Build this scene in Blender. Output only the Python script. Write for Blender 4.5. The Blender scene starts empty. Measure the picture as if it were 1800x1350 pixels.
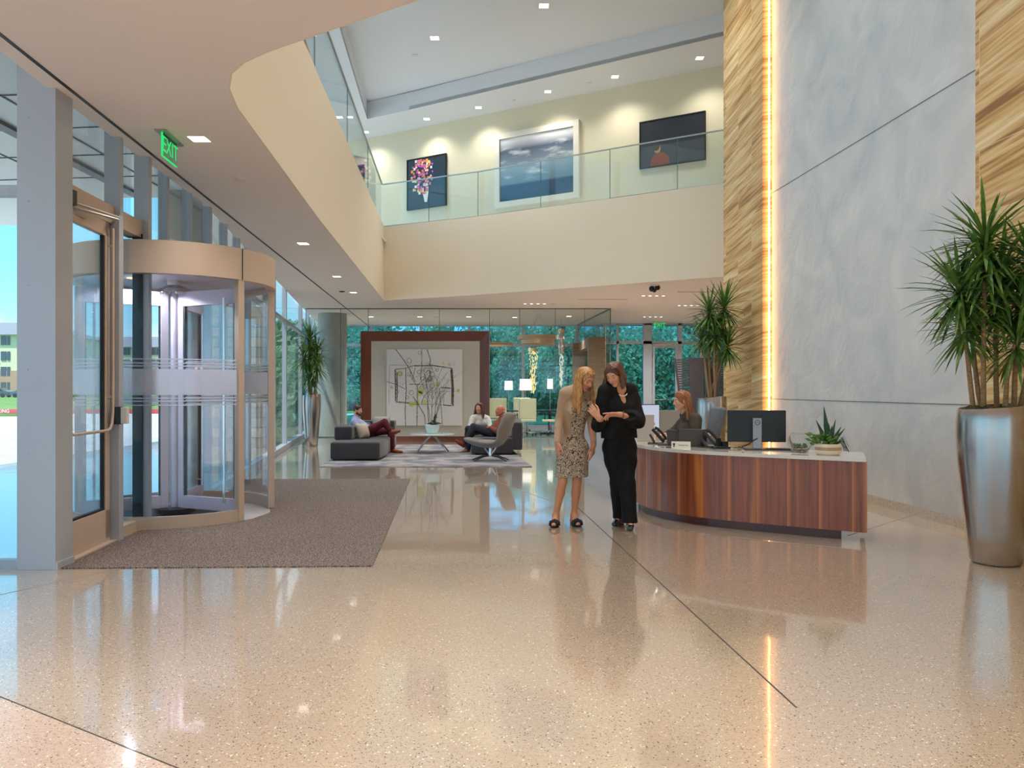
import bpy, bmesh, math, random
import numpy as np
from mathutils import Vector, Matrix, geometry

# ---------------------------------------------------------------- camera, sky, exposure
sc = bpy.context.scene
COL = sc.collection
R = random.Random(7)
F = 1400.0            # focal length in pixels of the 1800 wide frame
EYE = 1.40            # camera height
HY = 684.0            # row of the horizon
cam = bpy.data.cameras.new('camera')
cam.sensor_fit = 'HORIZONTAL'; cam.sensor_width = 36.0
cam.lens = F / 1800 * 36
cam.shift_y = (HY - 675) / 1800
cam.clip_end = 2000
cam_o = bpy.data.objects.new('camera', cam)
cam_o.location = (0, 0, EYE); cam_o.rotation_euler = (math.pi / 2, 0, 0)
COL.objects.link(cam_o); sc.camera = cam_o
vs = sc.view_settings
vs.view_transform = 'Standard'; vs.look = 'None'; vs.gamma = 1; vs.use_curve_mapping = False
vs.exposure = 0.12
cy = sc.cycles
cy.max_bounces = 10; cy.diffuse_bounces = 5; cy.glossy_bounces = 4
cy.transmission_bounces = 6; cy.transparent_max_bounces = 24
cy.sample_clamp_indirect = 6; cy.caustics_reflective = False; cy.caustics_refractive = False
cy.use_denoising = True

def lin(c):
    return tuple((x / 12.92 if x <= .04045 else ((x + .055) / 1.055) ** 2.4) for x in [v / 255 for v in c])

world = bpy.data.worlds.new('sky'); sc.world = world; world.use_nodes = True
nt = world.node_tree; nt.nodes.clear()
N = lambda t: nt.nodes.new(t)
out = N('ShaderNodeOutputWorld'); bg = N('ShaderNodeBackground')
tc = N('ShaderNodeTexCoord'); sep = N('ShaderNodeSeparateXYZ')
rmp = N('ShaderNodeValToRGB'); rmp.color_ramp.elements[0].position = 0.0
rmp.color_ramp.elements[0].color = (*lin((176, 228, 246)), 1)
e = rmp.color_ramp.elements[1]; e.position = .55; e.color = (*lin((84, 172, 232)), 1)
e = rmp.color_ramp.elements.new(.16); e.color = (*lin((128, 208, 244)), 1)
mp = N('ShaderNodeMapping'); mp.inputs['Scale'].default_value = (2.2, 2.2, 5.5)
ns = N('ShaderNodeTexNoise'); ns.inputs['Scale'].default_value = 1.7; ns.inputs['Detail'].default_value = 7
cr = N('ShaderNodeValToRGB'); cr.color_ramp.elements[0].position = .50; cr.color_ramp.elements[1].position = .68
mx = N('ShaderNodeMixRGB'); mx.inputs[2].default_value = (.92, .95, .97, 1)
L = nt.links.new
L(tc.outputs['Generated'], sep.inputs[0]); L(sep.outputs[2], rmp.inputs[0])
L(tc.outputs['Generated'], mp.inputs[0]); L(mp.outputs[0], ns.inputs[0]); L(ns.outputs[0], cr.inputs[0])
L(cr.outputs[0], mx.inputs[0]); L(rmp.outputs[0], mx.inputs[1]); L(mx.outputs[0], bg.inputs[0])
bg.inputs[1].default_value = 1.6
L(bg.outputs[0], out.inputs[0])

sun = bpy.data.lights.new('sun', 'SUN'); sun.energy = 5.5; sun.angle = .03; sun.color = (1, .95, .86)
sun_o = bpy.data.objects.new('sun', sun); sun_o.rotation_euler = Vector((.25, .36, -.9)).to_track_quat('-Z', 'Y').to_euler()
COL.objects.link(sun_o)

# ---------------------------------------------------------------- helpers
def FL(px, py, z=0.0):
    """point of height z that the picture shows at px, py"""
    Y = (EYE - z) * F / (py - HY); return Vector(((px - 900) * Y / F, Y, z))
def AT(px, py, Y):
    return Vector(((px - 900) * Y / F, Y, EYE + (HY - py) * Y / F))

def wm(o):
    m = o.matrix_basis.copy()
    while o.parent: o = o.parent; m = o.matrix_basis @ m
    return m

def tag(o, label=None, cat=None, group=None, kind=None):
    if label: o['label'] = label
    if cat: o['category'] = cat
    if group: o['group'] = group
    if kind: o['kind'] = kind
    return o

def thing(name, label, cat, loc=(0, 0, 0), rz=0, group=None):
    o = bpy.data.objects.new(name, None); COL.objects.link(o)
    o.location = loc; o.rotation_euler = (0, 0, rz); o.empty_display_size = .1
    return tag(o, label, cat, group)

def copy_tree(o, parent=None):
    c = o.copy(); COL.objects.link(c)
    if parent: c.parent = parent
    for ch in list(o.children): copy_tree(ch, c)
    return c

class MB:
    def __init__(s): s.v = []; s.f = []; s.uv = {}; s.mi = []; s.cur = 0; s.sm = []; s.smooth = False
    def face(s, idx, uv=None):
        s.f.append(tuple(idx)); s.mi.append(s.cur); s.sm.append(s.smooth)
        if uv: s.uv[len(s.f) - 1] = uv
    def add(s, vs, fs):
        b = len(s.v); s.v += [Vector(x) for x in vs]
        for f in fs: s.face([b + i for i in f])
        return s
    def box(s, lo, hi, M=None):
        x0, y0, z0 = lo; x1, y1, z1 = hi
        vs = [Vector(p) for p in ((x0,y0,z0),(x1,y0,z0),(x1,y1,z0),(x0,y1,z0),(x0,y0,z1),(x1,y0,z1),(x1,y1,z1),(x0,y1,z1))]
        if M is not None: vs = [M @ v for v in vs]
        return s.add(vs, [(0,3,2,1),(4,5,6,7),(0,1,5,4),(1,2,6,5),(2,3,7,6),(3,0,4,7)])
    def cbox(s, c, size, rz=0, M=None):
        T = Matrix.Translation(c) @ Matrix.Rotation(rz, 4, 'Z')
        if M is not None: T = Matrix.Translation(c) @ M.to_4x4()
        h = [a / 2 for a in size]
        return s.box((-h[0], -h[1], -h[2]), (h[0], h[1], h[2]), T)
    def bar(s, a, b, w, h):
        """box beam from a to b, w across, h up"""
        a = Vector(a); b = Vector(b); d = (b - a); l = d.length; d.normalize()
        up = Vector((0, 0, 1)) if abs(d.z) < .95 else Vector((0, 1, 0))
        x = d.cross(up).normalized(); u = x.cross(d)
        M = Matrix((x, d, u)).transposed().to_4x4(); M.translation = a
        return s.box((-w/2, 0, -h/2), (w/2, l, h/2), M)
    def prism(s, poly, z0, z1):
        n = len(poly)
        area = sum(poly[i][0]*poly[(i+1)%n][1]-poly[(i+1)%n][0]*poly[i][1] for i in range(n))
        if area < 0: poly = poly[::-1]
        vs = [(p[0], p[1], z0) for p in poly] + [(p[0], p[1], z1) for p in poly]
        fs = [tuple(range(n))[::-1], tuple(range(n, 2*n))] + [(i, (i+1)%n, n+(i+1)%n, n+i) for i in range(n)]
        return s.add(vs, fs)
    def ribbon(s, path, off, z0, z1, uvs=1.0):
        """vertical wall that follows a path (list of xy), thickness off to its left; u = arc length"""
        n = len(path); P = [Vector((p[0], p[1])) for p in path]; Q = []
        for i in range(n):
            a = P[max(0, i-1)]; b = P[min(n-1, i+1)]; t = (b - a).normalized(); nn = Vector((-t.y, t.x))
            Q.append(P[i] + nn * off)
        b0 = len(s.v)
        for i in range(n):
            for q in (P[i], Q[i]):
                s.v.append(Vector((q.x, q.y, z0))); s.v.append(Vector((q.x, q.y, z1)))
        u = [0]
        for i in range(1, n): u.append(u[-1] + (P[i]-P[i-1]).length)
        for i in range(n-1):
            a = b0 + 4*i; c = a + 4
            U0, U1 = u[i], u[i+1]
            s.face((a, c, c+1, a+1), [(U0,z0),(U1,z0),(U1,z1),(U0,z1)])
            s.face((c+2, a+2, a+3, c+3), [(U1,z0),(U0,z0),(U0,z1),(U1,z1)])
            s.face((a+1, c+1, c+3, a+3), [(U0,z1),(U1,z1),(U1,z1),(U0,z1)])
            s.face((c, a, a+2, c+2), [(U1,z0),(U0,z0),(U0,z0),(U1,z0)])
        w_ = abs(off); a = b0; s.face((a, a+1, a+3, a+2), [(0,z0),(0,z1),(w_,z1),(w_,z0)]); a = b0 + 4*(n-1); s.face((a+2, a+3, a+1, a), [(u[-1]+w_,z0),(u[-1]+w_,z1),(u[-1],z1),(u[-1],z0)])
        return s
    def tube(s, pts, r, seg=8, cap=True):
        pts = [Vector(p) for p in pts]; n = len(pts)
        rr = r if isinstance(r, (list, tuple)) else [r] * n
        b = len(s.v); prev = None; sm = s.smooth; s.smooth = True
        for i, p in enumerate(pts):
            t = (pts[min(i+1, n-1)] - pts[max(i-1, 0)]).normalized()
            if prev is None:
                prev = t.orthogonal().normalized()
            x = (prev - t * prev.dot(t))
            x = x.normalized() if x.length > 1e-6 else t.orthogonal().normalized()
            prev = x; y = t.cross(x)
            for k in range(seg):
                a = 2*math.pi*k/seg; s.v.append(p + (x*math.cos(a) + y*math.sin(a)) * rr[i])
        for i in range(n-1):
            for k in range(seg):
                k2 = (k+1) % seg; s.face((b+i*seg+k, b+i*seg+k2, b+(i+1)*seg+k2, b+(i+1)*seg+k))
        s.smooth = False
        if cap:
            s.face([b+k for k in range(seg)][::-1]); s.face([b+(n-1)*seg+k for k in range(seg)])
        s.smooth = sm
        return s
    def lathe(s, prof, c=(0,0,0), seg=32, a0=0, a1=2*math.pi, cap=False):
        c = Vector(c); b = len(s.v); full = abs(a1-a0-2*math.pi) < 1e-6
        m = seg if full else seg+1; sm = s.smooth; s.smooth = True
        for (r, z) in prof:
            for k in range(m):
                a = a0 + (a1-a0)*k/seg; s.v.append(c + Vector((r*math.cos(a), r*math.sin(a), z)))
        for i in range(len(prof)-1):
            for k in range(seg):
                k2 = (k+1) % m if full else k+1
                s.face((b+i*m+k, b+i*m+k2, b+(i+1)*m+k2, b+(i+1)*m+k))
        s.smooth = sm
        if cap and full:
            s.face([b+k for k in range(m)][::-1]); s.face([b+(len(prof)-1)*m+k for k in range(m)])
        return s
    def ball(s, c, r, seg=12, rings=8, sc=(1,1,1)):
        c = Vector(c); prof = [(max(1e-4, math.sin(math.pi*i/rings)), -math.cos(math.pi*i/rings)) for i in range(rings+1)]
        b = len(s.v); s.lathe(prof, (0,0,0), seg)
        for i in range(b, len(s.v)):
            v = s.v[i]; s.v[i] = c + Vector((v.x*r*sc[0], v.y*r*sc[1], v.z*r*sc[2]))
        return s
    def xf(s, M, start=0):
        for i in range(start, len(s.v)): s.v[i] = M @ s.v[i]
        return s
    def build(s, name, mat, parent=None, smooth=False, bevel=0, kind=None, recalc=False, loc=None, rz=0, sub=0):
        me = bpy.data.meshes.new(name)
        o = bpy.data.objects.new(name, me); COL.objects.link(o)
        if loc is not None: o.location = loc; o.rotation_euler = (0, 0, rz)
        if parent: o.parent = parent
        M = wm(o).inverted() if parent or loc is not None else None
        vs = [M @ v for v in s.v] if M is not None else s.v
        me.from_pydata([tuple(v) for v in vs], [], s.f)
        mats = mat if isinstance(mat, (list, tuple)) else [mat]
        for m in mats: me.materials.append(m)
        me.polygons.foreach_set('material_index', s.mi)
        me.polygons.foreach_set('use_smooth', [True]*len(s.f) if smooth else s.sm)
        if s.uv:
            ul = me.uv_layers.new(name='UVMap')
            for i, p in enumerate(me.polygons):
                if i in s.uv:
                    for li, uv in zip(p.loop_indices, s.uv[i]): ul.data[li].uv = uv
        me.validate(); me.update()
        if (smooth or any(s.sm)) and not sub: me.set_sharp_from_angle(angle=.75)
        if recalc:
            bm = bmesh.new(); bm.from_mesh(me); bmesh.ops.recalc_face_normals(bm, faces=bm.faces); bm.to_mesh(me); bm.free()
        if bevel:
            b = o.modifiers.new('bevel', 'BEVEL'); b.width = bevel; b.segments = 2; b.limit_method = 'ANGLE'; b.angle_limit = .7
        if sub:
            b = o.modifiers.new('sub', 'SUBSURF'); b.levels = sub; b.render_levels = sub
        if kind: o['kind'] = kind
        return o

def B(): return MB()

# ---------------------------------------------------------------- materials
MT = {}
def mat(name, col, rough=.6, metal=0.0, spec=.5, coat=0.0, coat_rough=.05, emit=None, es=0, alpha=1, sheen=0):
    m = bpy.data.materials.new(name); m.use_nodes = True
    p = m.node_tree.nodes['Principled BSDF']
    p.inputs['Base Color'].default_value = (*lin(col), 1)
    p.inputs['Roughness'].default_value = rough; p.inputs['Metallic'].default_value = metal
    p.inputs['Specular IOR Level'].default_value = spec
    p.inputs['Coat Weight'].default_value = coat; p.inputs['Coat Roughness'].default_value = coat_rough
    p.inputs['Alpha'].default_value = alpha; p.inputs['Sheen Weight'].default_value = sheen
    if emit: p.inputs['Emission Color'].default_value = (*lin(emit), 1); p.inputs['Emission Strength'].default_value = es
    MT[name] = m
    return m

def noisy(m, scale=20, amt=.15, detail=4, stretch=(1,1,1), bump=0, col2=None, lo=.35, hi=.65, coords='Object', rough=None):
    """vary the base colour with noise, optional bump"""
    t = m.node_tree; p = t.nodes['Principled BSDF']; L = t.links.new
    tc = t.nodes.new('ShaderNodeTexCoord'); mp = t.nodes.new('ShaderNodeMapping'); mp.inputs['Scale'].default_value = stretch
    n = t.nodes.new('ShaderNodeTexNoise'); n.inputs['Scale'].default_value = scale; n.inputs['Detail'].default_value = detail
    r = t.nodes.new('ShaderNodeValToRGB'); r.color_ramp.elements[0].position = lo; r.color_ramp.elements[1].position = hi
    c = p.inputs['Base Color'].default_value[:]
    c2 = (*lin(col2), 1) if col2 else tuple(x*(1-amt) for x in c[:3]) + (1,)
    r.color_ramp.elements[0].color = c; r.color_ramp.elements[1].color = c2
    L(tc.outputs[coords], mp.inputs[0]); L(mp.outputs[0], n.inputs[0]); L(n.outputs[0], r.inputs[0]); L(r.outputs[0], p.inputs['Base Color'])
    if bump:
        b = t.nodes.new('ShaderNodeBump'); b.inputs['Strength'].default_value = bump; b.inputs['Distance'].default_value = .01
        L(n.outputs[0], b.inputs['Height']); L(b.outputs[0], p.inputs['Normal'])
    return m

def glass(name, tint, refl=.08, rough=0.0, frost=0):
    m = bpy.data.materials.new(name); m.use_nodes = True; t = m.node_tree; t.nodes.clear(); L = t.links.new
    o = t.nodes.new('ShaderNodeOutputMaterial'); tr = t.nodes.new('ShaderNodeBsdfTransparent'); tr.inputs[0].default_value = (*[x**.5 for x in tint], 1)   # a pane has two faces
    g = t.nodes.new('ShaderNodeBsdfGlossy'); g.inputs['Roughness'].default_value = rough
    fr = t.nodes.new('ShaderNodeFresnel'); fr.inputs[0].default_value = 1.45
    ad = t.nodes.new('ShaderNodeMath'); ad.operation = 'MULTIPLY_ADD'; ad.inputs[1].default_value = .38; ad.inputs[2].default_value = refl*.5 - .02
    mx = t.nodes.new('ShaderNodeMixShader')
    L(fr.outputs[0], ad.inputs[0]); L(ad.outputs[0], mx.inputs[0]); L(tr.outputs[0], mx.inputs[1]); L(g.outputs[0], mx.inputs[2])
    if frost:
        d = t.nodes.new('ShaderNodeBsdfTranslucent'); d.inputs[0].default_value = (.93, .94, 1.0, 1)
        d2 = t.nodes.new('ShaderNodeBsdfDiffuse'); d2.inputs[0].default_value = (.93, .94, 1.0, 1)
        a = t.nodes.new('ShaderNodeMixShader'); a.inputs[0].default_value = .35; L(d.outputs[0], a.inputs[1]); L(d2.outputs[0], a.inputs[2])
        b = t.nodes.new('ShaderNodeMixShader'); b.inputs[0].default_value = frost; L(mx.outputs[0], b.inputs[1]); L(a.outputs[0], b.inputs[2])
        L(b.outputs[0], o.inputs[0])
    else: L(mx.outputs[0], o.inputs[0])
    MT[name] = m
    return m

def emis(name, col, s):
    m = bpy.data.materials.new(name); m.use_nodes = True; t = m.node_tree; t.nodes.clear()
    o = t.nodes.new('ShaderNodeOutputMaterial'); e = t.nodes.new('ShaderNodeEmission')
    e.inputs[0].default_value = (*lin(col), 1); e.inputs[1].default_value = s; t.links.new(e.outputs[0], o.inputs[0]); MT[name] = m
    return m

white = mat('ceiling_paint', (238, 230, 226), .85)
highwhite = mat('high_ceiling_paint', (226, 229, 232), .85)
cream = mat('cream_paint', (236, 225, 204), .8)
galwall = mat('gallery_paint', (226, 218, 190), .8)
alu = mat('painted_aluminium', (182, 188, 198), .38, .25)
gold = mat('champagne_metal', (206, 186, 168), .45, .15)
gasket = mat('black_gasket', (26, 30, 36), .5)
chrome = mat('chrome', (225, 225, 225), .12, 1)
steel = mat('brushed_steel', (190, 180, 172), .3, 1)
planterm = mat('planter_metal', (176, 172, 170), .24, 1, coat=.3)
blackm = mat('black_plastic', (24, 24, 26), .4)
darkgrey = mat('dark_grey_plastic', (60, 60, 64), .45)
gl_left = glass('facade_glass', (.90, .97, .985), .08)
gl_rear = glass('rear_tinted_glass', (.25, .65, .98), .10)
gl_clear = glass('clear_glass', (.90, .96, .955), .06)
gl_door = glass('door_glass', (.93, .95, .98), .06)
gl_frost = glass('frosted_glass', (.9, .92, .97), .05, frost=.82)
gl_rail = glass('railing_glass', (.86, .95, .955), .09)

# terrazzo ---------------------------------------------------------
def terrazzo(name, c1, c2, dark, coat=1.0):
    m = bpy.data.materials.new(name); m.use_nodes = True; t = m.node_tree; p = t.nodes['Principled BSDF']; L = t.links.new
    nn = lambda k: t.nodes.new(k)
    tc = nn('ShaderNodeTexCoord')
    n1 = nn('ShaderNodeTexNoise'); n1.inputs['Scale'].default_value = .6; n1.inputs['Detail'].default_value = 3
    v1 = nn('ShaderNodeTexVoronoi'); v1.inputs['Scale'].default_value = 95
    v2 = nn('ShaderNodeTexVoronoi'); v2.inputs['Scale'].default_value = 190
    n2 = nn('ShaderNodeTexNoise'); n2.inputs['Scale'].default_value = 60; n2.inputs['Detail'].default_value = 2
    base = nn('ShaderNodeMixRGB'); base.inputs[1].default_value = (*lin(c1), 1); base.inputs[2].default_value = (*lin(c2), 1)
    L(tc.outputs['Object'], n1.inputs[0]); L(n1.outputs[0], base.inputs[0])
    # dark chips: random cell colour below a threshold and near the cell centre
    def chips(v, thr, rad, col, prev):
        L(tc.outputs['Object'], v.inputs[0])
        sp = nn('ShaderNodeSeparateColor'); L(v.outputs['Color'], sp.inputs[0])
        a = nn('ShaderNodeMath'); a.operation = 'LESS_THAN'; a.inputs[1].default_value = thr; L(sp.outputs[0], a.inputs[0])
        b = nn('ShaderNodeMath'); b.operation = 'LESS_THAN'; b.inputs[1].default_value = rad; L(v.outputs['Distance'], b.inputs[0])
        c = nn('ShaderNodeMath'); c.operation = 'MULTIPLY'; L(a.outputs[0], c.inputs[0]); L(b.outputs[0], c.inputs[1])
        x = nn('ShaderNodeMixRGB'); x.inputs[2].default_value = (*lin(col), 1); L(c.outputs[0], x.inputs[0]); L(prev, x.inputs[1]); return x.outputs[0]
    r = nn('ShaderNodeValToRGB'); r.color_ramp.elements[0].position = .35; r.color_ramp.elements[1].position = .68
    r.color_ramp.elements[0].color = (.88, .88, .88, 1); r.color_ramp.elements[1].color = (1.05, 1.04, 1.02, 1)
    L(tc.outputs['Object'], n2.inputs[0]); L(n2.outputs[0], r.inputs[0])
    mul = nn('ShaderNodeMixRGB'); mul.blend_type = 'MULTIPLY'; mul.inputs[0].default_value = 1; L(base.outputs[0], mul.inputs[1]); L(r.outputs[0], mul.inputs[2])
    o1 = chips(v1, .13, .36, dark, mul.outputs[0]); o2 = chips(v2, .14, .42, (120, 92, 70), o1)
    v3 = nn('ShaderNodeTexVoronoi'); v3.inputs['Scale'].default_value = 95
    o3 = chips(v3, .05, .40, (236, 226, 210), o2)
    L(o3, p.inputs['Base Color'])
    p.inputs['Roughness'].default_value = .22; p.inputs['Specular IOR Level'].default_value = .5
    p.inputs['Coat Weight'].default_value = coat; p.inputs['Coat Roughness'].default_value = .05; p.inputs['Coat IOR'].default_value = 1.68
    n4 = nn('ShaderNodeTexNoise'); n4.inputs['Scale'].default_value = 2.2; n4.inputs['Detail'].default_value = 1
    bp = nn('ShaderNodeBump'); bp.inputs['Strength'].default_value = .10; bp.inputs['Distance'].default_value = .01
    L(tc.outputs['Object'], n4.inputs[0]); L(n4.outputs[0], bp.inputs['Height']); L(bp.outputs[0], p.inputs['Coat Normal'])
    MT[name] = m; return m
terr = terrazzo('terrazzo', (194, 172, 150), (184, 168, 150), (74, 64, 56))
terr2 = terrazzo('rose_terrazzo', (204, 178, 160), (198, 176, 160), (110, 88, 76), coat=.35)

def wood(name, c1, c2, c3, scale=1, rough=.35, coat=.5, uv=True, axis=0):
    """vertical grain veneer: leaves of bookmatched grain along u"""
    m = bpy.data.materials.new(name); m.use_nodes = True; t = m.node_tree; p = t.nodes['Principled BSDF']; L = t.links.new
    nn = lambda k: t.nodes.new(k)
    tc = nn('ShaderNodeTexCoord'); mp = nn('ShaderNodeMapping')
    sc_ = [28*scale, 1.1*scale, 28*scale] if uv else [28*scale]*3
    if not uv: sc_[axis] = 1.1*scale
    mp.inputs['Scale'].default_value = sc_
    L(tc.outputs['UV' if uv else 'Object'], mp.inputs[0])
    n = nn('ShaderNodeTexNoise'); n.inputs['Scale'].default_value = 1; n.inputs['Detail'].default_value = 6; n.inputs['Distortion'].default_value = .35
    L(mp.outputs[0], n.inputs[0])
    mp2 = nn('ShaderNodeMapping'); s2 = [3.1*scale, .25*scale, 3.1*scale] if uv else [3.1*scale]*3
    if not uv: s2[axis] = .25*scale
    mp2.inputs['Scale'].default_value = s2; L(tc.outputs['UV' if uv else 'Object'], mp2.inputs[0])
    n2 = nn('ShaderNodeTexNoise'); n2.inputs['Scale'].default_value = 1.6; n2.inputs['Detail'].default_value = 2; L(mp2.outputs[0], n2.inputs[0])
    r = nn('ShaderNodeValToRGB'); r.color_ramp.elements[0].position = .3; r.color_ramp.elements[0].color = (*lin(c1), 1)
    r.color_ramp.elements[1].position = .72; r.color_ramp.elements[1].color = (*lin(c2), 1)
    mx = nn('ShaderNodeMixRGB'); mx.inputs[2].default_value = (*lin(c3), 1)
    rr = nn('ShaderNodeValToRGB'); rr.color_ramp.elements[0].position = .56; rr.color_ramp.elements[1].position = .70
    L(n.outputs[0], r.inputs[0]); L(n2.outputs[0], rr.inputs[0])
    f = nn('ShaderNodeMath'); f.operation = 'MULTIPLY'; f.inputs[1].default_value = .75; L(rr.outputs[0], f.inputs[0])
    if uv:   # leaves of veneer: every leaf has its own tone and a pale sapwood edge
        sx = nn('ShaderNodeSeparateXYZ'); L(tc.outputs['UV'], sx.inputs[0])
        q = nn('ShaderNodeMath'); q.operation = 'DIVIDE'; q.inputs[1].default_value = .29; L(sx.outputs[0], q.inputs[0])
        fl = nn('ShaderNodeMath'); fl.operation = 'FLOOR'; L(q.outputs[0], fl.inputs[0]); fc = nn('ShaderNodeMath'); fc.operation = 'FRACT'; L(q.outputs[0], fc.inputs[0])
        wn = nn('ShaderNodeTexWhiteNoise'); wn.noise_dimensions = '1D'; L(fl.outputs[0], wn.inputs['W'])
        eg = nn('ShaderNodeMapRange'); eg.inputs['From Min'].default_value = .0; eg.inputs['From Max'].default_value = .14; eg.inputs['To Min'].default_value = .85; eg.inputs['To Max'].default_value = 0; L(fc.outputs[0], eg.inputs['Value'])
        f0 = f; f = nn('ShaderNodeMath'); f.operation = 'MAXIMUM'; L(f0.outputs[0], f.inputs[0]); L(eg.outputs[0], f.inputs[1])
        hsv = nn('ShaderNodeHueSaturation'); mr = nn('ShaderNodeMapRange'); mr.inputs['To Min'].default_value = .82; mr.inputs['To Max'].default_value = 1.22; L(wn.outputs['Value'], mr.inputs['Value']); L(mr.outputs[0], hsv.inputs['Value'])
    L(f.outputs[0], mx.inputs[0]); L(r.outputs[0], mx.inputs[1]); L(mx.outputs[0], p.inputs['Base Color'])
    if uv: L(mx.outputs[0], hsv.inputs['Color']); L(hsv.outputs[0], p.inputs['Base Color'])
    p.inputs['Roughness'].default_value = rough; p.inputs['Coat Weight'].default_value = coat; p.inputs['Coat Roughness'].default_value = .12
    MT[name] = m; return m
veneer = wood('walnut_veneer', (108, 46, 16), (158, 78, 32), (206, 122, 52))
framewood = wood('dark_walnut', (92, 46, 32), (120, 64, 44), (110, 56, 38), uv=False, axis=2, rough=.45, coat=.2)
portalwood = wood('oak_veneer', (118, 94, 72), (146, 118, 92), (132, 104, 80), uv=False, axis=0, rough=.5, coat=.1)

def stone(name):
    m = bpy.data.materials.new(name); m.use_nodes = True; t = m.node_tree; p = t.nodes['Principled BSDF']; L = t.links.new
    nn = lambda k: t.nodes.new(k)
    tc = nn('ShaderNodeTexCoord')
    br = nn('ShaderNodeTexBrick'); br.offset = .5; br.inputs['Scale'].default_value = 1
    br.inputs['Brick Width'].default_value = 1.22; br.inputs['Row Height'].default_value = .61
    br.inputs['Mortar Size'].default_value = .0025; br.inputs['Color1'].default_value = (0, 0, 0, 1); br.inputs['Color2'].default_value = (1, 1, 1, 1)
    L(tc.outputs['UV'], br.inputs[0])
    sc_ = nn('ShaderNodeVectorMath'); sc_.operation = 'SCALE'; sc_.inputs[3].default_value = 7.0; L(br.outputs['Color'], sc_.inputs[0])
    def layer(su, sv, rot, detail, dist, k):
        mp = nn('ShaderNodeMapping'); mp.inputs['Scale'].default_value = (su, sv, 1); mr = nn('ShaderNodeMapping'); mr.inputs['Rotation'].default_value = (0, 0, rot)
        L(tc.outputs['UV'], mr.inputs[0]); L(mr.outputs[0], mp.inputs[0])
        add = nn('ShaderNodeVectorMath'); add.operation = 'ADD'; L(mp.outputs[0], add.inputs[0]); L(sc_.outputs[0], add.inputs[1])
        n = nn('ShaderNodeTexNoise'); n.inputs['Scale'].default_value = k; n.inputs['Detail'].default_value = detail; n.inputs['Distortion'].default_value = dist
        L(add.outputs[0], n.inputs[0]); return n.outputs[0]
    n1 = layer(.35, 5.5, .10, 4, .5, 1.6); n2 = layer(.6, 16, .12, 5, .4, 1.8)
    mxf = nn('ShaderNodeMath'); mxf.operation = 'MULTIPLY_ADD'; mxf.inputs[1].default_value = .55; sc2 = nn('ShaderNodeMath'); sc2.operation = 'MULTIPLY'; sc2.inputs[1].default_value = .45
    L(n2, sc2.inputs[0]); L(n1, mxf.inputs[0]); L(sc2.outputs[0], mxf.inputs[2])
    r = nn('ShaderNodeValToRGB'); E = r.color_ramp.elements
    E[0].position = .36; E[0].color = (*lin((150, 104, 58)), 1); E[1].position = .66; E[1].color = (*lin((238, 220, 180)), 1)
    for q, c in ((.44, (196, 150, 90)), (.50, (214, 176, 118)), (.57, (226, 196, 142))): x = E.new(q); x.color = (*lin(c), 1)
    L(mxf.outputs[0], r.inputs[0])
    mx = nn('ShaderNodeMixRGB'); mx.inputs[2].default_value = (*lin((230, 212, 176)), 1); L(br.outputs['Fac'], mx.inputs[0]); L(r.outputs[0], mx.inputs[1])
    L(mx.outputs[0], p.inputs['Base Color']); p.inputs['Roughness'].default_value = .45
    MT[name] = m; return m
stonem = stone('veined_sandstone')

def plaster(name):
    m = mat(name, (186, 188, 186), .42, spec=.6)
    t = m.node_tree; p = t.nodes['Principled BSDF']; L = t.links.new; nn = lambda k: t.nodes.new(k)
    tc = nn('ShaderNodeTexCoord')
    n1 = nn('ShaderNodeTexNoise'); n1.inputs['Scale'].default_value = 1.1; n1.inputs['Detail'].default_value = 5; n1.inputs['Distortion'].default_value = 1.2
    r = nn('ShaderNodeValToRGB'); r.color_ramp.elements[0].position = .3; r.color_ramp.elements[1].position = .7
    r.color_ramp.elements[0].color = (*lin((190, 196, 200)), 1); r.color_ramp.elements[1].color = (*lin((216, 218, 218)), 1)
    L(tc.outputs['Object'], n1.inputs[0]); L(n1.outputs[0], r.inputs[0]); L(r.outputs[0], p.inputs['Base Color'])
    n2 = nn('ShaderNodeTexNoise'); n2.inputs['Scale'].default_value = 3.2; n2.inputs['Detail'].default_value = 3; n2.inputs['Distortion'].default_value = 1.5
    b = nn('ShaderNodeBump'); b.inputs['Strength'].default_value = .35; b.inputs['Distance'].default_value = .03
    L(tc.outputs['Object'], n2.inputs[0]); L(n2.outputs[0], b.inputs['Height']); L(b.outputs[0], p.inputs['Normal'])
    return m
plasterm = plaster('polished_plaster')

# ================================================================ THE SETTING
CZ = 3.73            # lower ceiling
FZ = 5.67            # top of the balcony fascia
GZ = 9.25; HZ = 9.75 # gallery ceiling, high ceiling
def lx(Y, c): return c - .08 * Y

# floor
m = B().box((-9.5, -7, -.2), (9.5, 29.4, 0)); m.build('floor', terr, kind='structure')
m = B().prism([(-9, 3.62+4.15), (-3.0, 4.04), (-1.24, 2.94), (2.0, .92), (2.0, -7), (-9, -7)], .0005, .003)
m.build('floor_rose_terrazzo', terr2, kind='structure')
jm = mat('joint_strip', (60, 54, 48), .6)
jl = mat('pale_joint_strip', (150, 138, 122), .6)
m = B().bar((lx(9.9,1.53), 9.9, .0005), (lx(3.5,1.53), 3.5, .0005), .007, .003)
m.bar((-3.3, 4.225, .002), (2.0, .92, .002), .006, .004)
m.build('trim_1', jm, kind='structure')
m = B()
m.bar((lx(13.5,1.53), 13.5, .0005), (lx(9.9,1.53), 9.9, .0005), .008, .002)
m.bar((-3.1, 6.15, .0005), (-3.6, 5.2, .0005), .008, .002)
m.bar((3.2, 7.6, .0005), (4.5, 8.9, .0005), .008, .002)
m.bar((-.6, 22.4, .0005), (-.2, 12.0, .0005), .008, .002); m.bar((-.2, 12.0, .0005), (.6, 9.6, .0005), .008, .002)
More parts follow.
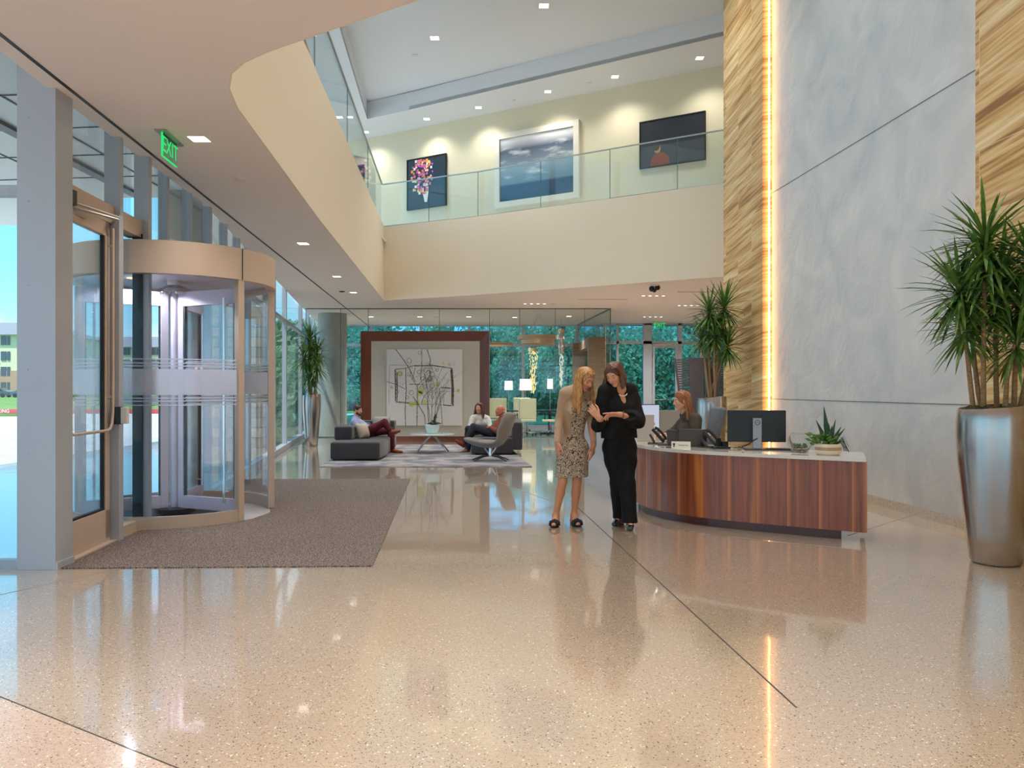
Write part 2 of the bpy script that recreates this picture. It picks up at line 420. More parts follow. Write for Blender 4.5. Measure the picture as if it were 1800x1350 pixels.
m.build('trim_2', jl, kind='structure')

# lower ceiling with the opening of the atrium
void = [(5.3, .95), (4.2, 1.66), (-.58, 4.77), (-1.38, 5.29), (-1.70, 5.50), (-1.92, 5.68), (-2.08, 5.88), (-2.20, 6.17), (-2.285, 6.6),
        (-2.66, 10.95), (-3.38, 20.95), (-.85, 19.70), (2.2, 17.85), (3.55, 17.02), (4.5, 16.45), (9.3, 14.2), (9.3, .95)]
wall_line = [(-3.22, -7), (-3.22, 2), (-3.50, 5.2), (-3.62, 6.4), (-3.74, 8.0), (-3.86, 9.9), (-3.97, 10.6), (-5.32, 18.7), (-5.95, 22.5), (-7.0, 29.2)]
outer = wall_line[::-1] + [(9.4, -7), (9.4, 29.2)]
outer = [(-9.3, 29.2), (-7.0, 29.2), (-5.95, 22.5), (-5.32, 18.7), (-3.97, 10.6), (-3.86, 9.9), (-3.74, 8.0), (-3.62, 6.4), (-3.5, 5.2), (-3.22, 2), (-3.22, -7), (9.4, -7), (9.4, 29.2)]
outer = outer[1:]
def slab(poly, holes, z0, z1):
    loops = [[Vector((p[0], p[1], 0)) for p in poly]] + [[Vector((p[0], p[1], 0)) for p in h] for h in holes]
    tris = geometry.tessellate_polygon(loops); flat = [v for l in loops for v in l]; n = len(flat)
    m = B(); m.v = [Vector((v.x, v.y, z0)) for v in flat] + [Vector((v.x, v.y, z1)) for v in flat]
    for t in tris: m.face(t); m.face([i + n for i in t][::-1])
    k = 0
    for l in loops:
        c = len(l)
        for i in range(c): a = k + i; b = k + (i + 1) % c; m.face((a, b, b + n, a + n))
        k += c
    return m
slab(outer, [void], CZ, 5.25).build('ceiling', white, kind='structure', recalc=True)
# pocket over the near left glazing
m = B().box((-9.3, -7, 4.35), (-3.1, 6.32, 4.5)).box((-4.1, 6.32, 4.35), (-3.1, 10.6, 4.5)); m.build('ceiling_pocket', highwhite, kind='structure')
# black slot running along the glass side, two short slots at the back
m = B().bar((lx(1, -2.94), 1, CZ - .001), (lx(29, -2.94), 29, CZ - .001), .03, .006)
for a, b in ((1017, 1103), (1191, 1268)):
    yy = 526 if a < 1100 else 513
    Y = 2.33 * F / (HY - yy); m.bar(((a-900)*Y/F, Y, CZ-.001), ((b-900)*Y/F, Y, CZ-.001), .04, .006)
m.build('trim_3', gasket, kind='structure')

# balcony fascia
lp_ = [(9.3, -1.65)] + void[2:9] + [(-2.66, 10.95), (-3.38, 20.95)]; bp0 = [(-3.38, 20.95), (-.85, 19.70), (2.2, 17.85), (3.55, 17.02), (4.5, 16.45), (9.3, 14.2)]
m = B().ribbon(lp_, -.015, CZ, FZ).ribbon(lp_, .12, 5.2, FZ - .002); m.build('wall_balcony_left', cream, kind='structure', recalc=True)
m = B().ribbon(bp0, -.015, CZ, FZ).ribbon(bp0, .12, 5.2, FZ - .002); m.build('wall_balcony_back', cream, kind='structure', recalc=True)
m = B().box((-5.6, -7, 5.25), (-3.3, 29.3, 5.3)).box((-3.5, 21.2, 5.25), (9.3, 29.3, 5.3)); m.build('floor_gallery', highwhite, kind='structure')

# upper shell
rec = [(lx(0, -2.36), 0), (lx(23.2, -2.36), 23.2), (.65, 20.2), (9.2, 14.9), (9.2, 0)]
slab([(-5.7, -7), (9.4, -7), (9.4, 29.3), (-5.7, 29.3)], [rec], GZ, GZ + .1).build('ceiling_gallery', highwhite, kind='structure', recalc=True)
m = B().ribbon(rec + [rec[0]], .08, GZ + .001, HZ); m.build('ceiling_band', highwhite, kind='structure', recalc=True)
B().box((-5.7, -7, HZ), (9.4, 29.3, HZ + .15)).build('ceiling_high', highwhite, kind='structure')
# diagonal gallery wall
def gw(X): return 21.9 - (X - .70) / 1.714
B().ribbon([(9.4, gw(9.4)), (-5.6, gw(-5.6))], -.25, 5.25, GZ).build('wall_gallery', galwall, kind='structure', recalc=True)
B().box((9.3, -7, 0), (9.5, 29.4, HZ)).build('wall_right', galwall, kind='structure')
B().box((9.0, 29.25, CZ), (-7.0, 29.45, 5.3)).box((-5.7, 27.5, 5.25), (9.5, 29.4, 9.9)).build('wall_back', highwhite, kind='structure', recalc=True)
B().box((-9.3, -7.2, 3.6), (9.4, -7, 5.6)).box((-5.7, -7.2, 8.9), (9.4, -7, 9.9)).build('wall_front', cream, kind='structure')
# upper left glazing bays
m = B()
for k in range(13): m.box((-5.7, -6 + k*2.6, 5.25), (-5.55, -5.85 + k*2.6, GZ))
w = m.build('window_1', alu, kind='structure'); B().box((-5.64, -7, 5.3), (-5.62, 27.5, GZ)).build('pane', gl_left, w)
# glazing behind the viewer
m = B()
for k in range(8): m.box((-9.3 + k*2.6, -7.1, 0), (-9.2 + k*2.6, -7, 3.6)); m.box((-5.6 + k*2.1, -7.1, 5.6), (-5.5 + k*2.1, -7, 8.9))
m.box((-9.3, -7.1, 2.9), (9.3, -7, 3.0))
w = m.build('window_2', alu, kind='structure'); B().box((-9.3, -7.06, 0), (9.3, -7.04, 3.6)).box((-5.6, -7.06, 5.6), (9.3, -7.04, 8.9)).build('pane', gl_left, w)

# glass railings on the fascia
def railing(path, label, n=1.25):
    r = thing('glass_railing', label, 'railing', (path[0][0], path[0][1], FZ))
    # resample into panes
    P = [Vector(p) for p in path]
    seg = []
    for a, b in zip(P[:-1], P[1:]):
        k = max(1, round((b - a).length / n))
        for i in range(k): seg.append((a.lerp(b, i/k), a.lerp(b, (i+1)/k)))
    for a, b in seg:
        d = (b - a).normalized() * .006; a2 = a + d; b2 = b - d
        B().ribbon([a2, b2], .014, FZ - .0, FZ + 1.12).build('pane', gl_rail, r)
        B().ribbon([b - d*.9, b + d*.9], .012, FZ, FZ + 1.12).build('pane_joint', seam, r)
    B().ribbon([tuple(p) for p in P], .03, FZ + 1.12, FZ + 1.145).build('cap_rail', steel, r)
    B().ribbon([tuple(p) for p in P], .04, FZ, FZ + .03).build('base_shoe', steel, r)
seam = mat('glass_edge', (70, 100, 104), .3)
railing([(-.6, 4.92), (-1.36, 5.42), (-1.80, 5.80), (-2.0, 6.0), (-2.12, 6.3), (-2.72, 10.95), (-3.44, 21.0)][::-1], 'clear glass railing with dark top edge along the long left balcony', 3.0)
railing([(-3.42, 21.02), (-.85, 19.78), (2.2, 17.92), (3.55, 17.10), (4.5, 16.53), (5.2, 16.2)], 'clear glass railing across the back balcony in front of the paintings', 1.45)

# ---------------------------------------------------------------- right side stone and plaster
def pl(Y, c): return (c - .08 * Y, Y)
B().ribbon([pl(12.72, 5.16), pl(7.3, 5.16)], .3, 0, HZ).build('wall_plaster', plasterm, kind='structure', recalc=True)
B().ribbon([pl(12.70, 5.165), pl(12.70, 5.01), pl(14.5, 5.01), (9.3, 14.9)], -.02, 0, HZ).build('wall_stone_far', stonem, kind='structure')
B().ribbon([pl(-1, 5.01), pl(7.55, 5.01), pl(7.57, 5.01), pl(7.57, 5.165)], -.02, 0, HZ).build('wall_stone_near', stonem, kind='structure')
B().box((5.0, -1, 0), (9.3, 7.4, HZ)).box((4.6, 7.4, 0), (9.3, 14.4, HZ)).build('wall_light_block', galwall, kind='structure')  # unseen solid fill behind the stone, added to block light
m = B()
m.ribbon([pl(12.6, 5.158), pl(7.6, 5.158)], -.004, 0, .105); m.build('baseboard_right', terrazzo('base_terrazzo', (206, 192, 170), (196, 184, 166), (130, 112, 96), coat=.4), kind='structure', recalc=True)
pj = mat('panel_joint', (104, 106, 108), .7)
m = B()
for z in (1.24, 4.52): m.ribbon([pl(12.68, 5.159), pl(7.6, 5.159)], -.003, z, z + .008)
m.build('trim_4', pj, kind='structure', recalc=True)

# LED strips in the reveal at both ends of the plaster panel
ledm = emis('warm_led', (255, 190, 130), 11)
m = B().cbox((pl(12.66, 5.10)[0], 12.66, HZ/2), (.016, .024, HZ-.15))
m.build('led_strip', ledm, loc=(pl(12.66, 5.135)[0], 12.66, 0)); tag(bpy.data.objects['led_strip'], 'warm glowing vertical light strip where the plaster meets the far stone column', 'light strip')
m = B().cbox((pl(7.64, 5.12)[0], 7.64, HZ/2), (.016, .024, HZ-.15))
o = m.build('led_strip', emis('warm_led_soft', (255, 196, 146), 9), loc=(pl(7.64, 5.12)[0], 7.64, 0)); tag(o, 'warm light strip hidden behind the edge of the near stone wall', 'light strip')

# ---------------------------------------------------------------- left facade
def upright(mb, x0, x1, y0, y1, z0=0, z1=4.3): mb.box((x0, y0, z0), (x1, y1, z1))
m = B(); upright(m, -3.83, -3.53, 6.16, 6.40); m.box((-3.50-.03, 6.16, 0), (-3.515, 6.40, .06))
for z in (.25, .9, 1.55, 2.2, 2.85, 3.5): m.lathe([(.001, 0), (.008, 0), (.008, .002)], (0,0,0), 8).xf(Matrix.Translation((-3.74, 6.159, z)) @ Matrix.Rotation(math.pi/2, 4, 'X'), len(m.v) - 24)
m.build('trim_column_corner', alu, kind='structure', bevel=.004)
# frontal bay left of the corner column
m = B().box((-9.3, 6.24, 0), (-3.83, 6.32, .06)).box((-9.3, 6.24, 2.92), (-3.83, 6.34, 3.0)).box((-6.6, 6.2, 0), (-6.45, 6.36, 4.3)).box((-9.3, 6.24, 4.25), (-3.83, 6.32, 4.35))
w = m.build('window_3', alu, kind='structure'); B().box((-9.3, 6.27, .06), (-3.83, 6.285, 4.3)).build('pane', gl_left, w)
# bay with the swing door: mullions deep in plan
m = B(); upright(m, -3.77, -3.62, 7.36, 7.42, 0); upright(m, -3.72, -3.60, 7.30, 7.38, 0, 3.0); m.build('trim_mullion_door', alu, kind='structure', bevel=.003)
m = B(); upright(m, -3.79, -3.64, 7.98, 8.05); m.build('trim_mullion_drum', alu, kind='structure', bevel=.003)
m = B(); m.bar((-3.68, 6.40, 3.0), (-3.78, 8.0, 3.0), .14, .17); m.build('trim_transom', gold, kind='structure', bevel=.003)
m = B(); m.bar((-3.8, 6.36, .05), (-3.80, 7.4, .05), .02, .02)
w = B().bar((-3.75, 7.4, .05), (-3.78, 8.0, .05), .14, .10).build('window_4', gold, kind='structure')
B().bar((-3.76, 7.42, 1.5), (-3.79, 7.99, 1.5), .02, 2.9).build('pane', gl_left, w)
B().bar((-3.745, 7.96, 1.5), (-3.745, 7.97, 1.5), .10, 2.9).bar((-3.72, 7.42, 1.5), (-3.72, 7.43, 1.5), .04, 2.9).build('gasket', gasket, w)
w = B().bar((-3.75, 6.40, 4.3), (-3.82, 8.0, 4.3), .1, .06).build('window_5', alu, kind='structure')
B().bar((-3.75, 6.40, 3.7), (-3.82, 8.0, 3.7), .02, 1.25).build('pane', gl_left, w)
# glazing above and beyond the revolving door
segs = [((-3.80, 8.05), (-3.90, 10.2), 2.9), ((-3.90, 10.2), (-4.45, 13.4), 0), ((-4.45, 13.4), (-4.98, 16.6), 0), ((-4.98, 16.6), (-5.34, 18.7), 0), ((-5.34, 18.7), (-5.98, 22.5), 0), ((-5.98, 22.5), (-7.05, 29.0), 0)]
for k, (a, b, z0) in enumerate(segs):
    m = B(); n = 3 if k == 0 else (3 if k in (1, 5) else 1)
    A = Vector(a); Bv = Vector(b)
    for i in range(n + (k == 5)):
        p = A.lerp(Bv, i / n)
        if k == 0 and i == 0: continue
        m.box((p.x - .05, p.y - .03, z0), (p.x + .05, p.y + .03, 4.3))
    p = A.lerp(Bv, 0)
    for z in ((3.0,) if z0 == 0 else ()): m.bar((a[0], a[1], z), (b[0], b[1], z), .08, .07)
    if z0 == 0: m.bar((a[0], a[1], .06), (b[0], b[1], .06), .14, .12)
    m.bar((a[0], a[1], 4.3), (b[0], b[1], 4.3), .1, .08)
    w = m.build('window_%d' % (6 + k), alu, kind='structure')
    B().bar((a[0], a[1], (z0 + 4.3)/2), (b[0], b[1], (z0 + 4.3)/2), .015, 4.3 - z0).build('pane', gl_left, w)

# ---------------------------------------------------------------- rear glazing, Y = 28.9
m = B(); xs = [-6.9, -5.1, -3.3, -1.55, .4, 2.35, 3.1]
for x in xs: m.box((x - .05, 28.85, 0), (x + .05, 29.0, CZ))
m.box((-7.0, 28.86, 2.95), (3.2, 28.98, 3.05)).box((-7.0, 28.84, 0), (3.2, 29.0, .1)).box((-7.0, 28.86, CZ-.05), (3.2, 28.98, CZ))
w = m.build('window_12', alu, kind='structure')
B().box((-7.0, 28.92, .1), (3.2, 28.935, CZ)).build('pane', gl_rear, w)
RY = 28.2
m = B()
for x0, x1 in ((3.16, 3.22), (3.70, 3.78), (4.65, 4.96), (5.88, 6.02), (6.63, 6.77), (7.7, 7.8)): m.box((x0, RY, 0), (x1, RY + .2, CZ))
m.box((3.16, RY, 3.0), (9.0, RY + .12, 3.1)).box((3.16, RY, CZ-.06), (9.0, RY + .12, CZ)).box((5.9, RY, 0), (9.0, RY+.12, .1)).box((3.16, RY, 0), (4.7, RY+.12, .1))
w = m.build('window_13', alu, kind='structure')
B().box((3.2, RY + .05, .1), (4.7, RY + .065, CZ)).box((5.9, RY + .05, .1), (9.0, RY + .065, CZ)).box((4.96, RY + .05, 3.1), (5.9, RY + .065, CZ)).build('pane', gl_rear, w)
d = B().box((4.98, RY, 0), (5.06, RY+.06, 2.98)).box((5.78, RY, 0), (5.86, RY+.06, 2.98)).box((5.06, RY, 2.86), (5.78, RY+.06, 2.98)).box((5.06, RY, 0), (5.78, RY+.06, .25)).build('door_1', alu, kind='structure')
B().box((5.06, RY+.02, .25), (5.78, RY+.035, 2.86)).build('pane', gl_rear, d); B().tube([(5.04, RY-.06, 1.03), (5.8, RY-.06, 1.03)], .015).build('push_bar', steel, d)
B().box((5.0, RY-.08, 2.92), (5.5, RY, 2.99)).build('closer', alu, d)
B().box((9.0, RY, 0), (9.4, 29.3, CZ)).build('wall_rear_right', galwall, kind='structure')

# glass partition of the meeting room
PY = 23.0
cuts = [-5.95, -4.95, -4.15, -2.1, -.65, .22, 1.25, 2.1, 2.84]
m = B()
for a in cuts[:-1]: m.box((a - .006, PY, 0), (a + .006, PY + .014, CZ))
m.box((-5.95, PY - .03, 0), (2.84, PY + .04, .03)).box((-5.95, PY - .03, CZ - .02), (2.84, PY + .04, CZ))
m.bar((2.84, PY, CZ-.01), (2.84 - .47, 28.85, CZ-.01), .05, .03).bar((2.84, PY, .015), (2.84 - .47, 28.85, .015), .05, .03).box((2.825, PY-.01, 0), (2.855, PY + .02, CZ))
w = m.build('window_14', seam, kind='structure')
B().box((-5.95, PY, .03), (2.84, PY + .014, CZ - .02)).bar((2.84, PY + .02, CZ/2), (2.37, 28.85, CZ/2), .014, CZ - .08).build('pane', gl_clear, w)
# concrete column
conc = noisy(mat('concrete', (176, 176, 168), .8), 3, .22, 6, (1, 1, .5), bump=.2)
B().lathe([(.44, 0), (.44, CZ)], (-5.55, 24.6, 0), 32).build('trim_concrete_column', conc, kind='structure')

# ---------------------------------------------------------------- outside
pave = mat('pavers', (206, 208, 210), .7)
def paver(m):
    t = m.node_tree; p = t.nodes['Principled BSDF']; L = t.links.new
    tc = t.nodes.new('ShaderNodeTexCoord'); b = t.nodes.new('ShaderNodeTexBrick'); b.inputs['Scale'].default_value = 1.6
    b.inputs['Color1'].default_value = (*lin((214, 214, 212)), 1); b.inputs['Color2'].default_value = (*lin((184, 186, 188)), 1); b.inputs['Mortar'].default_value = (*lin((128, 130, 132)), 1)
    b.inputs['Mortar Size'].default_value = .01; L(tc.outputs['Object'], b.inputs[0]); L(b.outputs['Color'], p.inputs['Base Color'])
paver(pave)
drive = noisy(mat('pale_concrete', (214, 212, 206), .8), .4, .12)
grassm = noisy(mat('lawn', (120, 150, 62), .95), .25, .1, 8, col2=(92, 132, 50))
grassd = noisy(mat('rear_lawn', (58, 108, 62), .95), .25, .1, 8, col2=(44, 92, 58))
B().prism([(-3.8, -7), (-3.8, 10), (-5.3, 18.7), (-7.1, 29.5), (-9.5, 29.5), (-9.5, 24), (-34, 24), (-34, -7)], -.12, -.03).build('ground_paving', pave, kind='structure')
B().box((-220, -60, -.4), (-9, 54, -.13)).build('ground_drive', drive, kind='structure')
B().box((-220, -60, -.4), (220, -7.2, -.12)).build('ground_front', drive, kind='structure')
B().box((-260, 50, -.4), (-9, 260, -.05)).build('ground_field', grassm, kind='structure')
B().box((-9, 29.5, -.4), (120, 120, -.06)).build('ground_rear', grassd, kind='structure')
redm = mat('red_kerb_paint', (206, 62, 70), .6)
B().box((-60, 49.6, -.1), (-20, 50, .14)).build('kerb_red', redm, kind='structure')

# canopy over the entrance
can = mat('canopy_panel', (226, 230, 230), .5)
canopy = B(); cpoly = [(-4.0, -7), (-10.4, -7), (-10.4, 15.6), (-9.7, 15.7), (-6.6, 13.4), (-4.6, 13.4)]
cn = B().prism(cpoly, 4.62, 4.95).build('ceiling_canopy', can, kind='structure')
m = B()
for k in range(16): m.bar((-10.3, -4 + k*1.1, 4.615), (-4.4, -4.6 + k*1.1, 4.615), .018, .012)
for x in (-5.6, -7.0, -8.6, -9.6): m.bar((x, -6.9, 4.615), (x, 13.3, 4.615), .02, .012)
m.build('joint', gasket, cn)
m = B(); m.bar((-6.2, -6, 4.60), (-6.2, 13.3, 4.60), .16, .05); m.build('drain_channel', darkgrey, cn)
# building wing outside: concrete and coursed stone
cours = mat('coursed_stone', (176, 166, 152), .8)
t = cours.node_tree; tc = t.nodes.new('ShaderNodeTexCoord'); b = t.nodes.new('ShaderNodeTexBrick'); mpn = t.nodes.new('ShaderNodeMapping')
mpn.inputs['Rotation'].default_value = (math.pi/2, 0, 0); b.inputs['Scale'].default_value = 1.0; b.inputs['Brick Width'].default_value = 1.4; b.inputs['Row Height'].default_value = .24; b.inputs['Mortar Size'].default_value = .012
b.inputs['Color1'].default_value = (*lin((188, 174, 154)), 1); b.inputs['Color2'].default_value = (*lin((158, 148, 134)), 1); b.inputs['Mortar'].default_value = (*lin((92, 88, 84)), 1)
t.links.new(tc.outputs['Object'], mpn.inputs[0]); t.links.new(mpn.outputs[0], b.inputs[0]); t.links.new(b.outputs['Color'], t.nodes['Principled BSDF'].inputs['Base Color'])
B().box((-7.4, 19.0, -.1), (-5.95, 19.5, 3.3)).build('wall_exterior_stone', cours, kind='structure')
B().box((-7.4, 19.0, 3.3), (-5.95, 19.5, 7.5)).lathe([(.35, -.1), (.35, 4.62)], (-5.45, 13.2, 0), 24).build('wall_exterior_concrete', conc, kind='structure')
bo = thing('bollard', 'slim grey steel bollard standing on the paving beyond the revolving door', 'bollard', AT(293, 684, 11.6) * 1)
bo.location = (-6.75, 15.6, -.03)
B().lathe([(.06, 0), (.06, .92), (.055, .95), (.001, .95)], (-6.75, 15.6, -.03), 16).build('post', steel, bo)

# distant apartments
ap1 = mat('apartment_cream', (226, 218, 186), .8); ap2 = mat('apartment_brick', (186, 146, 122), .8); apw = mat('apartment_window', (70, 80, 96), .2); aproof = mat('apartment_roof', (132, 132, 138), .8)
def apartment(x0, x1, Y, h, label):
    r = thing('apartment_building', label, 'building', ((x0 + x1)/2, Y, 0))
    B().box((x0, Y, 0), (x1, Y + 18, h)).build('wall', ap1, r)
    B().box((x0 - .01, Y - .1, 0), (x1, Y, h * .42)).build('brick_base', ap2, r)
    B().add([(x0-1, Y-1, h), (x1+1, Y-1, h), (x1+1, Y+19, h), (x0-1, Y+19, h), (x0+5, Y+8, h+3), (x1-5, Y+8, h+3)], [(0,1,5,4), (2,3,4,5), (1,2,5), (3,0,4), (3,2,1,0)]).build('roof', aproof, r)
    nx = int((x1 - x0) / 3.4)
    for fl in range(4):
        for i in range(nx):
            x = x0 + 1.6 + i * 3.4; z_ = fl*h/4
            if (i % 3) != 2: B().box((x, Y - .15, z_ + 1), (x + 1.0, Y - .02, z_ + 2.7)).build('window', apw, r); B().box((x + 1.2, Y - .15, z_+1), (x + 1.7, Y - .02, z_+2.7)).build('window', apw, r)
            elif fl:
                x -= .4; m = B().box((x, Y - 1.6, z_ + .1), (x + 2.6, Y - .1, z_ + .3)); [m.box((x + j*.3, Y - 1.6, z_+.3), (x + j*.3 + .06, Y - 1.55, z_ + 1.3)) for j in range(9)]; m.box((x, Y-1.6, z_+1.3), (x+2.6, Y-1.5, z_+1.38)); m.build('balcony', ap1, r)
apartment(-108, -87, 150, 11.6, 'cream and brick four storey apartment building across the field, far left')
apartment(-108, -62, 190, 11.4, 'pale apartment building seen through the swing door glass')

carp = mat('car_paint_blue', (60, 84, 120), .2, coat=1); carg = mat('car_glass', (20, 26, 34), .05); tyre = mat('tyre', (22, 22, 22), .8); carr = mat('car_paint_orange', (214, 96, 60), .25, coat=1)
def car(x, Y, paint, label):
    r = thing('car', label, 'car', (x, Y, 0))
    prof = [(-2.2, .35), (-2.25, .8), (-1.9, 1.0), (-1.3, 1.08), (-.8, 1.55), (.9, 1.6), (1.6, 1.15), (2.2, 1.0), (2.3, .7), (2.25, .35)]
    vs = [(x + a, Y, z) for a, z in prof] + [(x + a, Y + 1.8, z) for a, z in prof]; n = len(prof)
    B().add(vs, [tuple(range(n)), tuple(range(n, 2*n))[::-1]] + [(i, (i+1) % n, n + (i+1) % n, n + i) for i in range(n)]).build('body', paint, r, recalc=True)
    B().add([(x-1.15, Y-.02, 1.1), (x-.75, Y-.02, 1.48), (x+.85, Y-.02, 1.52), (x+1.35, Y-.02, 1.14), (x-1.15, Y+1.82, 1.1), (x-.75, Y+1.82, 1.48), (x+.85, Y+1.82, 1.52), (x+1.35, Y+1.82, 1.14)], [(0,1,2,3), (7,6,5,4)]).build('window', carg, r)
    for a in (-1.4, 1.4):
        for yy in (Y - .03, Y + 1.6):
            m = B(); m.lathe([(.001, 0), (.34, 0), (.34, .22), (.001, .22)], (0,0,0), 16).xf(Matrix.Translation((x + a, yy + .22, .34)) @ Matrix.Rotation(math.pi/2, 4, 'X')); m.build('wheel', tyre, r)
car(-81.0, 132, carp, 'blue car parked in front of the cream apartment building')
car(-86.5, 133, mat('car_paint_dark', (50, 58, 70), .2, coat=1), 'dark car parked at the edge of the frame by the apartments')
car(-76.0, 134, carr, 'small orange car parked beside the corner column')
sgn = thing('monument_sign', 'dark flat sign panel standing at the edge of the green field', 'sign', (-73.2, 124, 0))
B().box((-75.2, 124, 1.9), (-71.2, 124.2, 3.6)).build('sign_panel', darkgrey, sgn); B().box((-74.6, 124.05, 0), (-74.4, 124.2, 1.9)).box((-72, 124.05, 0), (-71.8, 124.2, 1.9)).build('post', darkgrey, sgn)
B().prism([(-46, 44), (-41, 43.2), (-30, 43.6), (-27, 45), (-34, 46.5), (-44, 46)], -.13, .0).build('ground_planting_island', grassm, kind='structure')

# writing on the red kerb
def text(s, size, M, name, m, parent, depth=.002, align='CENTER'):
    cu = bpy.data.curves.new('t', 'FONT'); cu.body = s; cu.size = size; cu.extrude = depth; cu.align_x = align; cu.align_y = 'CENTER'
    o = bpy.data.objects.new('t', cu); COL.objects.link(o); bpy.context.view_layer.update()
    me = bpy.data.meshes.new_from_object(o.evaluated_get(bpy.context.evaluated_depsgraph_get())); bpy.data.objects.remove(o); bpy.data.curves.remove(cu)
    q = bpy.data.objects.new(name, me); COL.objects.link(q); me.materials.clear(); me.materials.append(m)
    me.transform((wm(parent).inverted() if parent else Matrix()) @ M)
    if parent: q.parent = parent
    return q
whitep = mat('white_paint', (240, 240, 236), .6)
kb = bpy.data.objects['kerb_red']
text('NO PARKING', .30, Matrix.Translation((-32.2, 49.59, .02)) @ Matrix.Rotation(math.pi/2, 4, 'X'), 'lettering', whitep, kb)

# ================================================================ DOORS
# swing door in the bay between the corner column and the first mullion
dA = Vector((-3.62, 6.46, 0)); dB = Vector((-3.70, 7.28, 0)); dd = (dB - dA).normalized()
door = thing('door_2', None, None, dA); door['kind'] = 'structure'
def D3(s, z, off=0): return dA + dd * s + Vector((dd.y, -dd.x, 0)) * off + Vector((0, 0, z))
W = (dB - dA).length
m = B(); m.bar(D3(0, .16), D3(W, .16), .05, .30).bar(D3(0, 2.85), D3(W, 2.85), .05, .13)
m.bar(D3(.0, 1.5), D3(.07, 1.5), .05, 2.9).bar(D3(W-.10, 1.5), D3(W, 1.5), .05, 2.9); m.build('door_frame', gold, door, bevel=.003)
B().bar(D3(.07, 1.55), D3(W-.10, 1.55), .012, 2.5).build('pane', gl_left, door)
m = B(); m.bar(D3(.07, .32), D3(W-.1, .32), .03, .02).bar(D3(W-.125, 1.55), D3(W-.10, 1.55), .03, 2.5); m.build('gasket', gasket, door)
m = B(); m.tube([D3(-.04, 1.03, .07), D3(W-.20, 1.03, .07), D3(W-.12, 1.04, .07), D3(W-.07, 1.09, .07), D3(W-.05, 1.2, .07), D3(W-.05, 2.86, .07)], .013, 10)
m.tube([D3(W-.05, 1.33, .07), D3(W-.05, 1.33, 0)], .012).tube([D3(W-.05, 2.7, .07), D3(W-.05, 2.7, 0)], .012).tube([D3(.02, 1.03, .07), D3(.02, 1.03, 0)], .012)
m.build('door_handle', gold, door)
m = B(); m.box((-3.66, 6.42, 2.90), (-3.56, 6.52, 3.02)); m.build('closer_box', darkgrey, door)
m = B(); m.tube([(-3.60, 6.5, 2.89), (-3.44, 6.95, 2.88), (-3.68, 7.3, 2.91)], .012).tube([(-3.60, 6.46, 2.93), (-3.46, 7.02, 2.91)], .010).box((-3.68, 6.45, 2.84), (-3.60, 6.75, 2.90)); m.build('closer_arm', steel, door)
m = B(); m.bar(D3(-.02, .012), D3(W+.08, .012), .16, .02); m.build('threshold', gold, door)
# card reader
rd = thing('card_reader', 'black and white card reader on the edge of the mullion beside the swing door', 'card reader', (-3.62, 7.28, 1.16))
B().box((-3.64, 7.24, 1.08), (-3.56, 7.29, 1.24)).build('housing', blackm, rd, bevel=.004)
B().box((-3.56, 7.24, 1.085), (-3.50, 7.285, 1.235)).build('reader_face', mat('reader_face', (222, 214, 208), .4), rd, bevel=.006)

# revolving door
RC = Vector((-3.78, 8.93, 0)); RR = 1.05
rv = thing('revolving_door', 'round revolving entrance door with curved glass and deep metal canopy', 'revolving door', RC)
def arc(r, a0, a1, n=24): return [(RC.x + r*math.cos(math.radians(a0 + (a1-a0)*i/n)), RC.y + r*math.sin(math.radians(a0 + (a1-a0)*i/n))) for i in range(n+1)]
m = B(); m.smooth = True; m.ribbon(arc(RR + .03, -180, 180, 96), .10, 2.55, 2.88); m.build('canopy_ring', gold, rv, smooth=False, recalc=True)
B().prism(arc(RR + .02, -180, 176, 45), 2.60, 2.66).build('canopy_ceiling', mat('drum_ceiling', (214, 206, 222), .35), rv)
B().prism(arc(RR + .02, -180, 176, 45), 2.86, 2.88).build('canopy_roof', gold, rv)
m = B()
for a in (-30, 96.5): m.ribbon(arc(RR + .034, a, a + .4, 1), -.004, 2.55, 2.88)
m.build('canopy_seam', gasket, rv)
for (a0, a1) in ((-150, -30), (24, 150)):
    g = B().ribbon(arc(RR, a0, a1, 30), -.012, .13, 2.56).build('curved_glass', gl_door, rv, recalc=True)
    fr = B(); fr.ribbon(arc(RR - .002, a0, a1, 30), .003, 1.34, 1.60)
    for z in (1.63, 1.66, 1.70, 1.28, 1.24, 1.31): fr.ribbon(arc(RR - .002, a0, a1, 30), .003, z - .006, z + .006)
    fr.build('frosted_band', gl_frost, g, recalc=True)
    B().ribbon(arc(RR + .02, a0, a1, 30), .06, 0, .13).build('bottom_rail', gold, rv, recalc=True)
    for a in (a0, a1):
        c = (RC.x + (RR-.01)*math.cos(math.radians(a)), RC.y + (RR-.01)*math.sin(math.radians(a)), 1.29)
        B().cbox(c, (.07, .075, 2.56), math.radians(a)).build('post', gold, rv, bevel=.004)
B().lathe([(.001, .004), (RR - .02, .004), (RR-.02, .0), ], RC, 48).build('floor_ring', mat('drum_floor', (206, 196, 196), .35, coat=.4), rv)
B().lathe([(.001, .03), (.16, .03), (.17, .004), (RR-.35, .007), (RR - .35, .003)], RC, 40).build('floor_plate', mat('dark_grid_mat', (40, 40, 46), .5, .4), rv)
lil = mat('lilac_aluminium', (214, 206, 222), .35, .2)
B().lathe([(.05, .03), (.05, 2.6)], RC, 16).build('centre_shaft', lil, rv)
m = B().lathe([(.001, 2.47), (.17, 2.48), (.17, 2.52), (.08, 2.56), (.08, 2.62)], RC, 16)
for k in range(6): a = k*math.pi/3; m.ball((RC.x + .15*math.cos(a), RC.y + .15*math.sin(a), 2.47), .02, 8, 6)
m.build('centre_hub', chrome, rv)
